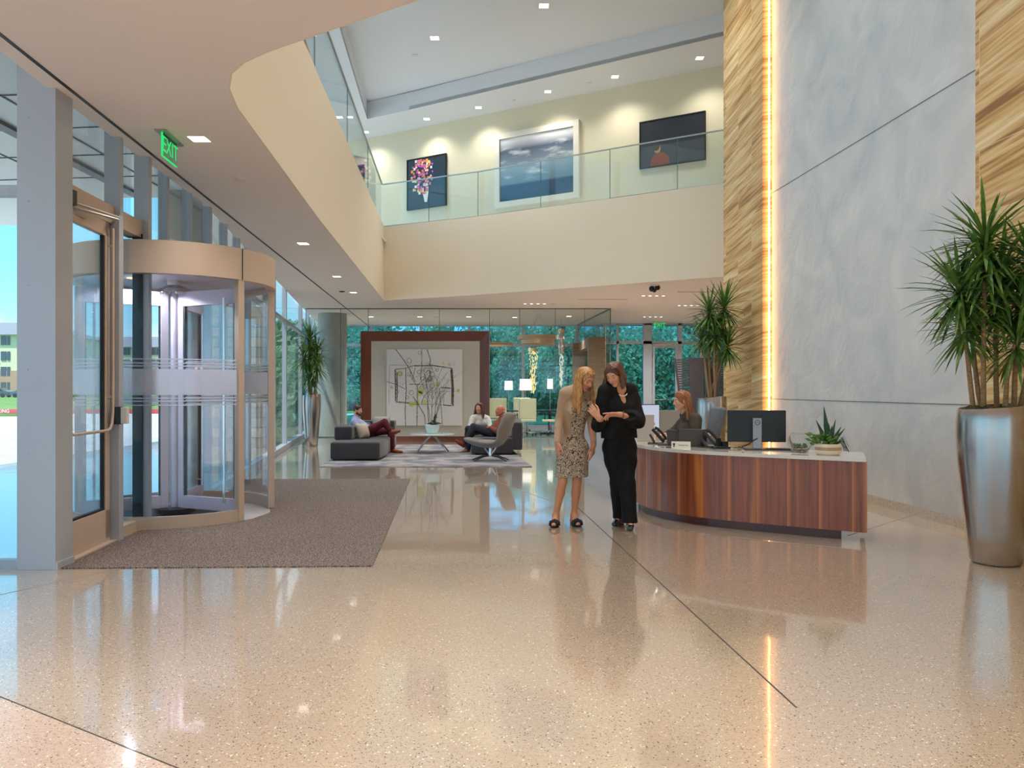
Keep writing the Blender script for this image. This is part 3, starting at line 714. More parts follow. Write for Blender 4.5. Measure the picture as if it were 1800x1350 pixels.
m = B().lathe([(.22, .03), (.22, .075), (.1, .085), (.001, .085)], RC, 20); m.build('bottom_hub', blackm, rv)
for a in (-25, 95, 215):
    u = Vector((math.cos(math.radians(a)), math.sin(math.radians(a)), 0))
    def wp(s, z): return RC + u * s + Vector((0, 0, z))
    w = B(); w.bar(wp(.07, 1.28), wp(.15, 1.28), .045, 2.40).bar(wp(.90, 1.28), wp(.99, 1.28), .045, 2.40).bar(wp(.15, 2.40), wp(.90, 2.40), .045, .16).bar(wp(.15, .15), wp(.90, .15), .045, .14)
    wo = w.build('door_wing', lil, rv, bevel=.003)
    B().bar(wp(.15, 1.27), wp(.90, 1.27), .01, 2.1).build('pane', gl_door, wo)
    B().bar(wp(.155, 1.27), wp(.17, 1.27), .03, 2.1).bar(wp(.885, 1.27), wp(.90, 1.27), .03, 2.1).build('gasket', gasket, wo)
    f = B().bar(wp(.16, 1.47), wp(.89, 1.47), .016, .24)
    for z in (1.63, 1.66, 1.70, 1.31, 1.28, 1.24): f.bar(wp(.16, z), wp(.89, z), .016, .012)
    f.build('frosted_band', gl_frost, wo)
    n = Vector((u.y, -u.x, 0)) * .07
    B().tube([wp(.80, .18) + n, wp(.80, 2.38) + n], .014).tube([wp(.80, .3) + n, wp(.80, .3)], .01).tube([wp(.80, 2.3) + n, wp(.80, 2.3)], .01).build('push_bar', chrome, wo)
    m = B()
    for s in (.34, .42): m.bar(wp(s, 1.52) + n*.4, wp(s + .03, 1.52) + n*.4, .012, .25)
    m.build('handle', mat('handle_light', (250, 236, 226), .3), wo)
lt = B().lathe([(.001, 2.598), (.06, 2.598), (.07, 2.592)], (RC.x - .3, RC.y - .35, 0), 16).build('downlight', emis('door_light', (255, 214, 170), 3), rv)
_l = bpy.data.lights.new('lamp', 'SPOT'); _l.energy = 80; _l.color = (.92, .92, 1); _l.spot_size = 2.6; _l.shadow_soft_size = .08
_o = bpy.data.objects.new('lamp', _l); COL.objects.link(_o); _o.parent = rv; _o.location = (-.3, -.35, 2.57)

# ================================================================ MATS AND RUG
carpet = noisy(mat('entrance_carpet', (158, 144, 136), .97, spec=.1), 90, .5, 4, lo=.40, hi=.58, col2=(84, 76, 74), bump=.6)
em = B().prism([(-3.58, 6.20), (-1.10, 6.28), (-1.58, 12.35), (-4.15, 12.35), (-3.8, 10.2), (-3.80, 9.99), (-3.3, 9.86), (-2.90, 9.5), (-2.72, 9.0), (-2.80, 8.5), (-3.1, 8.1), (-3.66, 7.88)], .001, .009)
tag(em.build('entrance_mat', carpet), 'large brown entrance carpet between the revolving door and the stone floor', 'mat')
rugm = noisy(mat('lounge_rug', (172, 168, 168), .95, spec=.1), 2.6, .3, 10, lo=.42, hi=.58, col2=(128, 128, 140), bump=.2)
rug = B().prism([(-3.46, 14.3), (.36, 14.3), (-.15, 19.9), (-3.9, 19.9)], .001, .014)
tag(rug.build('rug', rugm), 'large mottled pale grey rug under the lounge seating', 'rug')

# ================================================================ FRAMED ART WALL
aw = thing('art_display_wall', 'freestanding white wall with deep dark walnut frame behind the lounge', 'display wall', (-2.33, 21.3, 0))
x0, x1, z0, z1 = -4.05, -.61, .0, 2.95; t_ = .26; yf, yb = 21.3, 21.62
m = B()
def mitre(mb, a, b, c, d): mb.add([a, b, c, d] , [(0,1,2,3)])
O = [(x0, z0), (x1, z0), (x1, z1), (x0, z1)]; I = [(x0+t_, z0+.13), (x1-t_, z0+.13), (x1-t_, z1-t_), (x0+t_, z1-t_)]
for i in range(4):
    j = (i+1) % 4; o0, o1, i0, i1 = O[i], O[j], I[i], I[j]
    m.add([(o0[0], yf, o0[1]), (o1[0], yf, o1[1]), (i1[0], yf+.14, i1[1]), (i0[0], yf+.14, i0[1])], [(0,1,2,3)])
    m.add([(o0[0], yf, o0[1]), (o0[0], yb, o0[1]), (o1[0], yb, o1[1]), (o1[0], yf, o1[1])], [(0,1,2,3)])
m.build('frame', framewood, aw)
B().box((I[0][0]-.02, yf+.14, I[0][1]-.02), (I[2][0]+.02, yb, I[2][1]+.02)).build('backing_panel', mat('panel_white', (200, 198, 188), .7), aw)
# canvas with the abstract drawing
cvm = noisy(mat('canvas', (232, 234, 234), .85), 30, .08, 5, bump=.2)
cx0, cx1, cz0, cz1 = -3.37, -1.34, .42, 2.47; cyf = 21.385
def CP(u, v): return (cx0 + (cx1-cx0)*u, cyf - .002, cz1 - (cz1-cz0)*v)
cv = thing('canvas_painting', 'square abstract line drawing on pale canvas hung in the walnut framed wall', 'painting', (-2.35, 21.39, cz0))
B().box((cx0, cyf, cz0), (cx1, 21.44, cz1)).build('canvas', cvm, cv, bevel=.004)
ink = noisy(mat('charcoal_ink', (88, 78, 72), .9), 25, .2, 4, col2=(176, 170, 164)); inkb = mat('brown_wash', (150, 128, 104), .9); lime = mat('lime_wash', (206, 212, 130), .9); pink = mat('pink_wash', (226, 188, 178), .9); teal = mat('dark_green_ink', (60, 84, 70), .9)
def stroke(mb, pts, w):
    for (a, b) in zip(pts[:-1], pts[1:]):
        A = Vector(CP(*a)); Bb = Vector(CP(*b)); d = (Bb - A)
        if d.length < 1e-5: continue
        n = Vector((-d.z, 0, d.x)).normalized() * w/2; mb.add([A+n, A-n, Bb-n, Bb+n, A+n-Vector((0,.003,0)), A-n-Vector((0,.003,0)), Bb-n-Vector((0,.003,0)), Bb+n-Vector((0,.003,0))], [(4,5,6,7), (0,1,5,4), (2,3,7,6), (1,2,6,5), (3,0,4,7)])
def ring(mb, c, r, w, n=14):
    stroke(mb, [(c[0] + r*math.cos(2*math.pi*i/n)*R.uniform(.9,1.1), c[1] + r*math.sin(2*math.pi*i/n)*R.uniform(.9,1.1)) for i in range(n+1)], w)
def disc(mb, c, r, n=12):
    C_ = Vector(CP(*c)) - Vector((0, .0015, 0)); b = len(mb.v)
    mb.v += [C_ + Vector((r*2*math.cos(2*math.pi*i/n)*R.uniform(.75,1.1), 0, r*2*math.sin(2*math.pi*i/n)*R.uniform(.75,1.1))) for i in range(n)]; mb.face(range(b, b+n))
k = B(); kb_ = B(); kl = B(); kp = B(); kt = B()
for pts, w in (([(.12,0),(.23,.15),(.30,.25),(.38,.42)], .022), ([(.47,0),(.47,.2),(.45,.4)], .016), ([(.54,0),(.58,.14),(.57,.22)], .018),
               ([(.04,.21),(.3,.21),(.52,.23)], .008), ([(.12,.26),(.25,.25),(.35,.22)], .02), ([(.36,.22),(.62,.215),(.86,.25)], .03),
               ([(.12,.26),(.13,.45),(.12,.68)], .03), ([(.13,.69),(.30,.70)], .04), ([(.86,.25),(.88,.5),(.88,.74)], .045), ([(.30,.72),(.60,.72),(.88,.735)], .008),
               ([(.25,.26),(.26,.55),(.245,.8),(.25,1)], .02), ([(.41,.48),(.41,.75),(.40,1)], .022), ([(.50,.32),(.55,.55),(.55,.8),(.56,.96)], .022), ([(.70,.5),(.72,.7),(.74,1)], .018),
               ([(.0,.42),(.13,.46),(.25,.52)], .016), ([(.3,.32),(.4,.48),(.52,.36)], .014), ([(.35,.62),(.42,.72),(.5,.86),(.52,.98)], .022), ([(.46,.72),(.50,.6),(.62,.5)], .018),
               ([(.62,.56),(.70,.45),(.80,.3)], .012), ([(.66,.42),(.74,.24)], .010), ([(.72,.51),(.86,.51)], .012), ([(.70,.56),(.96,.55)], .008), ([(.04,.22),(.035,.72)], .007),
               ([(.30,.46),(.48,.46)], .016), ([(.44,.5),(.52,.42),(.6,.3)], .012), ([(.62,.98),(.66,.7),(.70,.55)], .010), ([(.76,.72),(.76,.56)], .01), ([(.38,.24),(.34,.4)], .012), ([(.56,.25),(.6,.4),(.57,.55)], .012)):
    stroke(k, [(a + R.uniform(-.004,.004), b + R.uniform(-.004,.004)) for a, b in pts], w)
for c, r in (((.30,.15),.032), ((.44,.045),.022), ((.43,.3),.025), ((.18,.32),.03), ((.3,.33),.025), ((.52,.27),.03), ((.6,.33),.035), ((.48,.38),.024), ((.56,.4),.028), ((.6,.48),.03), ((.51,.49),.028), ((.33,.57),.03), ((.14,.56),.022), ((.27,.63),.022), ((.62,.37),.018), ((.67,.27),.018), ((.61,.63),.018), ((.07,.5),.012), ((.59,.58),.022), ((.55,.3),.02)):
    ring(k, c, r, .010)
for i in range(46): disc(k, (R.uniform(.1,.9), R.uniform(.22,.7)), R.uniform(.002,.006), 7)
for i in range(60):   # tangle of the middle
    a = R.gauss(.55,.05), R.gauss(.4,.09); stroke(k, [a, (a[0] + R.gauss(0,.03), a[1] + R.gauss(0,.04))], .006)
stroke(kb_, [(.855,.27),(.87,.5),(.865,.72)], .05); stroke(kb_, [(.72,.50),(.84,.51)], .03); stroke(kb_, [(.75,.73),(.86,.74)], .03); stroke(kb_, [(.11,.27),(.12,.68)], .02)
for c, r in (((.18,.32),.03), ((.46,.54),.05), ((.40,.70),.045), ((.33,.72),.04), ((.51,.69),.035), ((.68,.46),.04), ((.75,.18),.022), ((.95,.54),.025), ((.44,.58),.04)): disc(kl, c, r)
for c, r in (((.83,.2),.024), ((.6,.55),.03), ((.9,.2),.01)): disc(kp, c, r)
stroke(kt, [(.14,.3),(.145,.5),(.14,.68)], .018)
kl.build('lime_patches', lime, cv); kp.build('pink_patches', pink, cv); kb_.build('brown_wash', inkb, cv); k.build('ink_lines', ink, cv); kt.build('green_ink_line', teal, cv)

# oak portal frame beyond the partition
po = thing('portal_frame', 'grey brown oak portal frame standing at the side of the meeting room', 'display wall', (2.5, 25, 0))
px0, px1, y0, y1, zt = 2.30, 2.80, 23.75, 27.3, 2.96
m = B(); m.box((px0-.02, y0, 0), (px1-.02, y0 + .28, zt)).box((px0-.24, y1 - .35, 0), (px1-.26, y1, zt)).box((px0-.02, y0+.28, zt - .28), (px1-.05, y1-.35, zt)).box((px0-.05, y0+.28, 0), (px1-.05, y1-.35, .12)); m.build('frame', portalwood, po, bevel=.004)
B().box((px1-.25, y0+.28, .12), (px1-.18, y1-.35, zt-.28)).build('backing_panel', mat('panel_pale', (196, 206, 204), .7), po)

# ================================================================ LOUNGE
sofam = noisy(mat('charcoal_felt', (74, 72, 76), .95, spec=.15, sheen=.3), 220, .25, 2)
def cushion_box(name, lo, hi, m, parent, bev=.04, rz=0, M=None):
    c = [(a+b)/2 for a, b in zip(lo, hi)]; o = B().cbox(c, [b-a for a, b in zip(lo, hi)], rz, M).build(name, m, parent, bevel=bev)
    o.modifiers['bevel'].segments = 4
    for p in o.data.polygons: p.use_smooth = True
    return o
so = thing('sectional_sofa', 'low charcoal felt sectional sofa on the left of the rug', 'sofa', (-3.1, 16.9, 0))
cushion_box('seat', (-3.52, 15.4, .04), (-2.56, 16.55, .37), sofam, so)
cushion_box('seat', (-3.58, 16.56, .04), (-2.64, 17.6, .37), sofam, so)
cushion_box('seat', (-3.62, 17.61, .04), (-2.72, 18.75, .37), sofam, so)
cushion_box('backrest', (-3.62, 16.2, .36), (-3.26, 18.4, .64), sofam, so)
cushion_box('backrest', (-3.60, 18.42, .36), (-2.72, 18.78, .67), sofam, so)
m = B()
for x, y in ((-3.45, 15.5), (-2.65, 15.5), (-3.5, 18.6), (-2.8, 18.6)): m.box((x-.03, y-.03, .012), (x+.03, y+.03, .05))
m.build('foot', blackm, so)
so2 = thing('sofa', 'charcoal felt sofa on the right of the rug behind the egg chair', 'sofa', (-.4, 17.6, 0))
cushion_box('seat', (-.86, 16.75, .04), (.02, 19.0, .37), sofam, so2)
cushion_box('backrest', (.0, 16.72, .12), (.22, 19.0, .70), sofam, so2)
B().box((-.78, 16.85, .012), (-.7, 16.95, .05)).box((-.1, 16.85, .012), (0, 16.95, .05)).box((-.78, 18.8, .012), (-.7, 18.9, .05)).build('foot', blackm, so2)
def pillow(name, label, c, rx, rz, s, m, t=.10, group=None):
    o = B(); n = 10
    vs = []; fs = []
    for side in (1, -1):
        for i in range(n+1):
            for j in range(n+1):
                u = i/n*2-1; v = j/n*2-1; e = (1-abs(u)**2.6)*(1-abs(v)**2.6)
                pin = 1 - .10*(abs(u)*abs(v)) ** 1.0 + 0; b = 1 - .06*(1-abs(v)**2) * (abs(u) > .9) 
                vs.append((u*s/2*(1-.07*(1-v*v)*abs(u)**3), side*t*e**.55, v*s/2*(1-.07*(1-u*u)*abs(v)**3)))
    b0 = (n+1)**2
    for i in range(n):
        for j in range(n):
            a = i*(n+1)+j; fs.append((a, a+n+1, a+n+2, a+1)); fs.append((b0+a, b0+a+1, b0+a+n+2, b0+a+n+1))
    o.add(vs, fs); o.xf(Matrix.Translation(c) @ Matrix.Rotation(rz, 4, 'Z') @ Matrix.Rotation(rx, 4, 'X'))
    q = o.build(name, m, smooth=True, loc=c); bm = bmesh.new(); bm.from_mesh(q.data); bmesh.ops.remove_doubles(bm, verts=bm.verts, dist=.0015); bmesh.ops.recalc_face_normals(bm, faces=bm.faces); bm.to_mesh(q.data); bm.free()
    return tag(q, label, 'cushion')
pilm = noisy(mat('beige_linen', (196, 186, 172), .95), 120, .15, 2)
pillow('cushion', 'beige linen cushion at the hip of the seated man in the blue shirt', (-3.12, 16.62, .53), -.35, math.radians(62), .34, pilm)
pillow('cushion', 'grey patterned cushion behind the crossed arms of the man on the sectional', (-2.98, 18.15, .58), -.25, math.radians(10), .42, noisy(mat('grey_linen', (172, 168, 166), .95), 40, .3))
pillow('cushion', 'white cushion behind the back of the bald man on the right sofa', (-.12, 17.25, .54), .45, math.radians(-80), .40, mat('white_linen', (214, 212, 210), .9))

# coffee table with orchid pot
ctb = thing('coffee_table', 'round white glass coffee table on four splayed chrome legs', 'table', (-1.74, 17.4, 0))
B().lathe([(.001, .405), (.49, .405), (.505, .412), (.505, .42), (.495, .427), (.001, .427)], (-1.74, 17.4, 0), 48).build('tabletop', mat('white_glass', (206, 232, 224), .12, coat=1), ctb)
for a in (35, 145, 215, 325):
    c_, s_ = math.cos(math.radians(a)), math.sin(math.radians(a))
    B().tube([(-1.74 + c_*.05, 17.4 + s_*.05, .39), (-1.74 + c_*.42, 17.4 + s_*.30, .025)], [.022, .014], 10).build('leg', chrome, ctb)
B().lathe([(.001, .37), (.07, .37), (.09, .405)], (-1.74, 17.4, 0), 20).build('hub', chrome, ctb)
pot = thing('potted_orchid', 'white rounded pot with tall bare twigs standing on the coffee table', 'plant', (-1.74, 17.4, .427))
B().lathe([(.001, 0), (.10, 0), (.125, .03), (.155, .12), (.155, .19), (.147, .20), (.14, .19), (.14, .16), (.001, .16)], (-1.74, 17.4, .427), 32).build('pot', mat('white_ceramic', (210, 222, 226), .2, coat=1), pot)
mossm = noisy(mat('moss', (96, 84, 52), .95), 60, .4, 4, col2=(60, 58, 34))
def moss(c, r, m=None, name='moss', parent=None, h=.03):
    q = B()
    for i in range(90):
        a = R.uniform(0, 6.28); d = r * math.sqrt(R.random()); q.ball((c[0]+d*math.cos(a), c[1]+d*math.sin(a), c[2] + R.uniform(-.01, h)*(1-d/r*.5)), R.uniform(.12,.2)*r, 6, 4, (1,1,.6))
    return q.build(name, m or mossm, parent)
moss((-1.74, 17.4, .60), .13, parent=pot)
bark = noisy(mat('twig_bark', (150, 140, 126), .9), 50, .3); leafd = mat('dark_leaf', (40, 58, 34), .5)
m = B()
def grow(p, d, l, r, dep):
    pts = [p]; q = p.copy(); dd_ = d.copy()
    for i in range(5):
        dd_ = (dd_ + Vector((R.gauss(0,.09), R.gauss(0,.09), R.gauss(0,.05)))).normalized(); q = q + dd_ * l/5; pts.append(q.copy())
    m.tube(pts, [r*(1-.13*i) for i in range(6)], 5)
    if dep:
        for _ in range(3):
            s = pts[R.randint(2, 5)]; grow(s, (dd_ + Vector((R.gauss(0,.5), R.gauss(0,.4), R.uniform(-.1,.4)))).normalized(), l*.5, r*.5, dep-1)
for k_ in range(5): grow(Vector((-1.74 + R.uniform(-.05,.05), 17.4 + R.uniform(-.05,.05), .6)), Vector((R.gauss(0,.10), R.gauss(0,.08), 1)).normalized(), R.uniform(.75, 1.0), .009, 2)
m.build('twigs', bark, pot)
m = B()
for k_ in range(7): a = k_*.9; m.tube([(-1.70, 17.35, .6), (-1.70 + .07*math.cos(a), 17.35 + .07*math.sin(a), .66), (-1.70+.17*math.cos(a), 17.35+.17*math.sin(a), .65)], [.012, .028, .003], 6)
for i in range(14): m.ball((-1.68 + R.gauss(0,.02), 17.36, .68 + i*.012), .02, 6, 5)
m.build('leaves', leafd, pot)

# egg chair
eg = thing('egg_chair', 'grey upholstered shell lounge chair on chrome star legs, back to the viewer', 'chair', (-.42, 15.45, 0))
fab = noisy(mat('stone_fabric', (138, 132, 128), .9, sheen=.2), 200, .15, 2)
def egg():
    m = B(); n = 28; rows = []
    # side profile (x towards the back on the right), seat centre at origin; width varies
    prof = [(-.50, .44, .05), (-.47, .40, .16), (-.36, .345, .25), (-.20, .30, .31), (0, .275, .335), (.14, .29, .35), (.25, .36, .36), (.33, .48, .36), (.385, .60, .37), (.43, .72, .36), (.465, .83, .32), (.485, .90, .24), (.495, .925, .12)]
    for (x, z, w) in prof:
        row = []
        for k in range(n+1):
            t = -1 + 2*k/n; 
            lift = (abs(t)**2.6) * (.10 if z < .5 else .05) ; fwd = (abs(t)**2.2) * (.17 if z > .34 and x > .1 else .0) * min(1, max(0,(z-.3)/.2))
            row.append((x - fwd, t*w, z + lift*min(1, w/.3)))
        rows.append(row)
    vs = [p for r_ in rows for p in r_]; fs = []
    for i in range(len(prof)-1):
        for k in range(n): a = i*(n+1)+k; fs.append((a, a+1, a+n+2, a+n+1))
    m.add(vs, fs); return m
sh = egg(); sh.xf(Matrix.Translation((-.42, 15.45, 0)) @ Matrix.Rotation(math.radians(-8), 4, 'Z'))
o = sh.build('shell', fab, eg, smooth=True); md = o.modifiers.new('s', 'SOLIDIFY'); md.thickness = .05; md.offset = 0; md = o.modifiers.new('sub', 'SUBSURF'); md.levels = 1; md.render_levels = 1
m = B().ball((-.45, 15.45, .36), .27, 20, 12, (1, 1, .22)); m.build('seat_cushion', fab, eg, smooth=True)
m = B().tube([(-.42, 15.45, .11), (-.42, 15.45, .30)], [.05, .035], 12)
for a in (30, 150, 210, 330): c_, s_ = math.cos(math.radians(a)), math.sin(math.radians(a)); m.tube([(-.42 + .03*c_, 15.45 + .03*s_, .13), (-.42 + .15*c_, 15.45 + .15*s_, .30)], [.02, .012], 8)
m.build('pedestal', chrome, eg)
for a in (20, 160, 215, 325):
    c_, s_ = math.cos(math.radians(a)), math.sin(math.radians(a)); B().tube([(-.42, 15.45, .12), (-.42 + .16*c_, 15.45 + .16*s_, .10), (-.42 + .38*c_, 15.45 + .30*s_, .022)], [.02, .018, .012], 8).build('leg', darkgrey, eg)

# ================================================================ MEETING ROOM
crem = mat('cream_leather', (222, 220, 182), .5)
tb = thing('meeting_table', 'long dark framed glass meeting table behind the partition', 'table', (-.2, 25.2, 0))
B().box((-1.6, 24.7, .70), (1.6, 25.8, .74)).build('tabletop', mat('smoked_glass', (40, 48, 52), .1, coat=1), tb, bevel=.005)
for x in (-1.2, 1.2): B().box((x-.3, 25.1, .0), (x+.3, 25.4, .03)).box((x-.05, 25.2, .03), (x+.05, 25.3, .70)).build('leg', darkgrey, tb)
def office_chair(label, loc, rz, w=.54, h0=.42, h1=1.12):
    t = thing('office_chair', label, 'chair', loc, rz, 'cream office chairs round the meeting table')
    def bb(name, lo, hi, m, M=None): 
        o = B().box(lo, hi).xf(wm(t)).build(name, m, t, bevel=.015); return o
    bb('backrest', (-w/2, -.27, .50), (w/2, -.22, h1), crem); bb('seat', (-w/2, -.25, h0), (w/2, .25, h0+.06), crem)
    m = B()
    for s in (-1, 1): m.tube([(s*w/2, -.2, .48), (s*(w/2+.03), -.1, .65), (s*(w/2+.03), .15, .66), (s*w/2, .18, .46)], .012)
    m.xf(wm(t)).build('armrest', blackm, t)
    B().tube([(0,0,.10), (0,0,.42)], .025).xf(wm(t)).build('gas_lift', chrome, t)
    m = B()
    for k in range(5): a = k*2*math.pi/5+.3; m.tube([(0,0,.11), (.28*math.cos(a), .28*math.sin(a), .07)], [.022,.014], 6)
    m.xf(wm(t)).build('star_base', chrome, t)
    for k in range(5): a = k*2*math.pi/5+.3; B().ball((.28*math.cos(a), .28*math.sin(a), .035), .035, 8, 6).xf(wm(t)).build('caster', blackm, t)
    return t
ch = office_chair('cream high back office chair, nearest of those showing through the glass partition', (.46, 24.15, 0), 0)
office_chair('cream office chair half hidden behind the nearest cream chair', (.32, 26.3, 0), 0)
office_chair('cream office chair whose back shows behind the bald man', (-.45, 24.9, 0), .05)
office_chair('low office chair turned sideways at the right end of the meeting table', (1.18, 24.6, 0), math.pi/2, .5, .40, .78)
# ring pendants
warm = emis('pendant_glow', (255, 226, 196), 2.4)
def ring_light(label, c, r, h):
    t = thing('ring_pendant', label, 'pendant light', c)
    B().lathe([(r, 0), (r, h), (r-.05, h), (r-.05, 0), (r, 0)], c, 40).build('ring_shade', mat('bronze_band', (206, 172, 140), .35, .4), t)
    B().lathe([(r-.045, .004), (r-.01, .004)], c, 40).build('glow_ring', warm, t)
    m = B()
    for a in (0, 2.09, 4.19): m.tube([(c[0]+(r-.02)*math.cos(a), c[1]+(r-.02)*math.sin(a), c[2]+h), (c[0]+.02*math.cos(a), c[1]+.02*math.sin(a), CZ)], .004, 4)
    m.build('wire', steel, t)
ring_light('wide bronze ring pendant, upper of the two rings in the meeting room', (.82, 25.4, 2.98), .66, .12)
ring_light('smaller bronze ring pendant seen below the edge of the wide ring', (.80, 24.6, 2.80), .52, .12)
ring_light('thin ring pendant behind the right edge of the walnut framed wall', (-.55, 25.6, 2.80), .60, .08)
shade = emis('shade_glow', (255, 248, 234), 1.5)
def floor_lamp(label, c, w, h, zc):
    t = thing('floor_lamp', label, 'lamp', (c[0], c[1], 0))
    B().lathe([(.001, 0), (.16, 0), (.16, .02), (.02, .03)], (c[0], c[1], 0), 20).build('base', steel, t)
    B().tube([(c[0], c[1], .02), (c[0], c[1], zc)], .012).build('pole', steel, t)
    B().lathe([(w/2, zc-h/2), (w/2*.93, zc+h/2)], (c[0], c[1], 0), 4 if 0 else 24).build('lamp_shade', shade, t)
floor_lamp('white shaded floor lamp, larger of the pair in the meeting room', (.46, 27.0, 0), .44, .38, 1.55)
floor_lamp('white shaded floor lamp, smaller of the pair in the meeting room', (-.12, 28.2, 0), .30, .32, 1.53)
floor_lamp('slim pole lamp with a small flickering shade close to the blonde woman', (1.30, 27.2, 0), .20, .34, 1.58)
def cascade(label, c, z0, z1, r, glow):  # glowing drops on a cable, built to stand in for a reflection
    t = thing('cascade_reflection', label, 'pendant light', (c[0], c[1], z1))
    B().tube([(c[0], c[1], z1), (c[0], c[1], CZ)], .006, 4).build('cable', steel, t)
    B().lathe([(r, z1-.1), (r, z1), (.001, z1)], (c[0], c[1], 0), 16).build('cap', mat('cap_brass', (220, 200, 160), .3, .8), t)
    m = B()
    for i in range(150):
        a = R.uniform(0, 6.28); u = R.random(); z = z1 - u*(z1-z0); rr = r*R.uniform(.3, 1.0)*(1-.5*u) * (1 if R.random() < 1-u*.5 else .5)
        m.ball((c[0]+rr*math.cos(a), c[1]+rr*math.sin(a), z), .016, 5, 4, (1,1,R.uniform(1,4)))
    o = m.build('reflection_drops', glow, t); o['kind'] = 'stuff'
cascade('golden reflection above the meeting table, built as a cascade of small drops', (.70, 26.4, 0), 1.3, 2.75, .17, emis('drop_gold', (250, 226, 150), 1.1))
cascade('silver reflection beside the blonde woman, built as a tube with trailing drops', (1.62, 26.2, 0), 1.5, 3.35, .12, emis('drop_silver', (226, 222, 206), .9))
B().tube([(1.62, 26.2, 2.55), (1.62, 26.2, 3.38)], .10, 16).build('reflection_tube', steel, bpy.data.objects['cascade_reflection.001'])

# dark slatted screens
scm = mat('dark_screen', (58, 56, 60), .6)
def screen(label, c, flip):
    t = thing('slatted_screen', label, 'screen', (c[0], c[1], 0), 0, 'dark tapered screens by the rear door')
    s = -1 if flip else 1
    def X(a): return c[0] + s*a
    # solid inner leaf and slatted outer leaf, both narrowing towards the floor
    m = B(); m.add([(X(.30), c[1], 0), (X(.55), c[1], 0), (X(.60), c[1], 2.25), (X(.16), c[1], 2.25), (X(.30), c[1]+.08, 0), (X(.55), c[1]+.08, 0), (X(.60), c[1]+.08, 2.25), (X(.16), c[1]+.08, 2.25)], [(0,1,2,3), (7,6,5,4), (0,4,5,1), (1,5,6,2), (2,6,7,3), (3,7,4,0)])
    m.build('solid_leaf', scm, t, recalc=True)
    m = B(); n = 34
    for i in range(n):
        z = .04 + i * 2.2/n; a = -.22 + .30*(1 - z/2.25); b = .16 + .16*(1 - z/2.25)
        m.box((min(X(a), X(b)), c[1]+.01, z), (max(X(a), X(b)), c[1]+.06, z + .04))
    m.build('slats', scm, t)
    m = B(); m.bar((X(.09), c[1]+.03, 0), (X(-.20), c[1]+.03, 2.25), .05, .03); m.build('edge_post', scm, t)
screen('dark slatted screen in front of the rear door, slats on its left half', (4.62, 21.6), False)
screen('dark slatted screen partly hidden by the dracaena beside the stone column', (5.94, 22.0), True)

# ================================================================ RECEPTION DESK
front = [(1.52, 9.75), (1.455, 9.45), (1.46, 9.1), (1.53, 8.78), (1.68, 8.46), (1.90, 8.19), (2.20, 7.94), (2.62, 7.66), (3.24, 7.28)]
def smooth_path(P, n=8):
    P = [Vector(p) for p in P]; out_ = []
    for i in range(len(P)-1):
        p0 = P[max(i-1,0)]; p1 = P[i]; p2 = P[i+1]; p3 = P[min(i+2, len(P)-1)]
        for k in range(n):
            t = k/n; out_.append(.5*((2*p1) + (p2-p0)*t + (2*p0-5*p1+4*p2-p3)*t*t + (3*p1-p0-3*p2+p3)*t**3))
    out_.append(P[-1]); return [tuple(p) for p in out_]
fp = smooth_path(front)
def offset(path, d):
    P = [Vector(p) for p in path]; o = []
    for i in range(len(P)):
        t = (P[min(i+1, len(P)-1)] - P[max(i-1, 0)]).normalized(); o.append(tuple(P[i] + Vector((-t.y, t.x)) * d))
    return o
dk = thing('reception_desk', 'curved walnut veneer reception desk with pale stone counter', 'desk', (2.5, 8.2, 0))
B().ribbon(fp, .04, .085, .735).build('veneer_front', veneer, dk)
B().ribbon(offset(fp, .07)[:-3], .03, 0, .085).build('kick_base', mat('kick_wood', (96, 42, 26), .4, coat=.3), dk)
e0 = Vector(fp[-1]); perp = Vector((.38, .925)).normalized() * .70
B().ribbon([tuple(e0), tuple(e0 + perp)], .04, .085, .735).build('end_panel', veneer, dk)
inner = offset(fp, .72)
ctop = mat('counter_stone', (226, 218, 208), .18, coat=.8)
poly = [tuple(p) for p in offset(fp, -.025)] + [tuple(Vector(p)) for p in inner[::-1] if True]
# tidy the inner edge so it does not cross itself
inn = [(2.05, 10.0), (2.12, 9.4), (2.30, 9.0), (2.62, 8.62), (3.05, 8.28), (3.50, 7.93)]
poly = [tuple(p) for p in offset(fp, -.025)] + smooth_path(inn[::-1], 5)
B().prism(poly, .735, .77).build('countertop', ctop, dk)
# pale side wing with raised screen
wg = thing('desk_wing', 'pale blue grey low wall continuing back from the curved desk end', 'partition', (1.3, 10.9, 0))
palew = mat('pale_panel', (204, 212, 222), .35, coat=.5)
B().ribbon([(1.53, 9.62), (1.27, 10.25), (1.10, 12.1)], -.08, 0, 1.02).build('side_panel', palew, wg, recalc=True)
gp = thing('desk_screen', 'light grey upright screen on the counter beside the woman in black', 'screen', (1.6, 9.5, .77))
greyp = mat('grey_laminate', (186, 182, 176), .6)
B().cbox((1.615, 9.62, .93), (.20, .03, .32), .0).build('panel', greyp, gp, bevel=.004)
gb = thing('desk_screen', 'wide grey upright screen behind the seated receptionist', 'screen', (2.1, 10.75, 0))
B().box((1.80, 10.72, .0), (2.34, 10.76, 1.115)).build('panel', mat('grey_laminate_dark', (158, 152, 146), .6), gb, bevel=.004)
rc = thing('work_counter', 'inner work counter behind the reception desk screens', 'desk', (1.9, 10.3, 0))
B().box((1.62, 10.05, .70), (2.36, 10.70, .735)).build('worktop', ctop, rc); B().box((1.66, 10.60, 0), (2.3, 10.68, .70)).build('modesty_panel', greyp, rc)

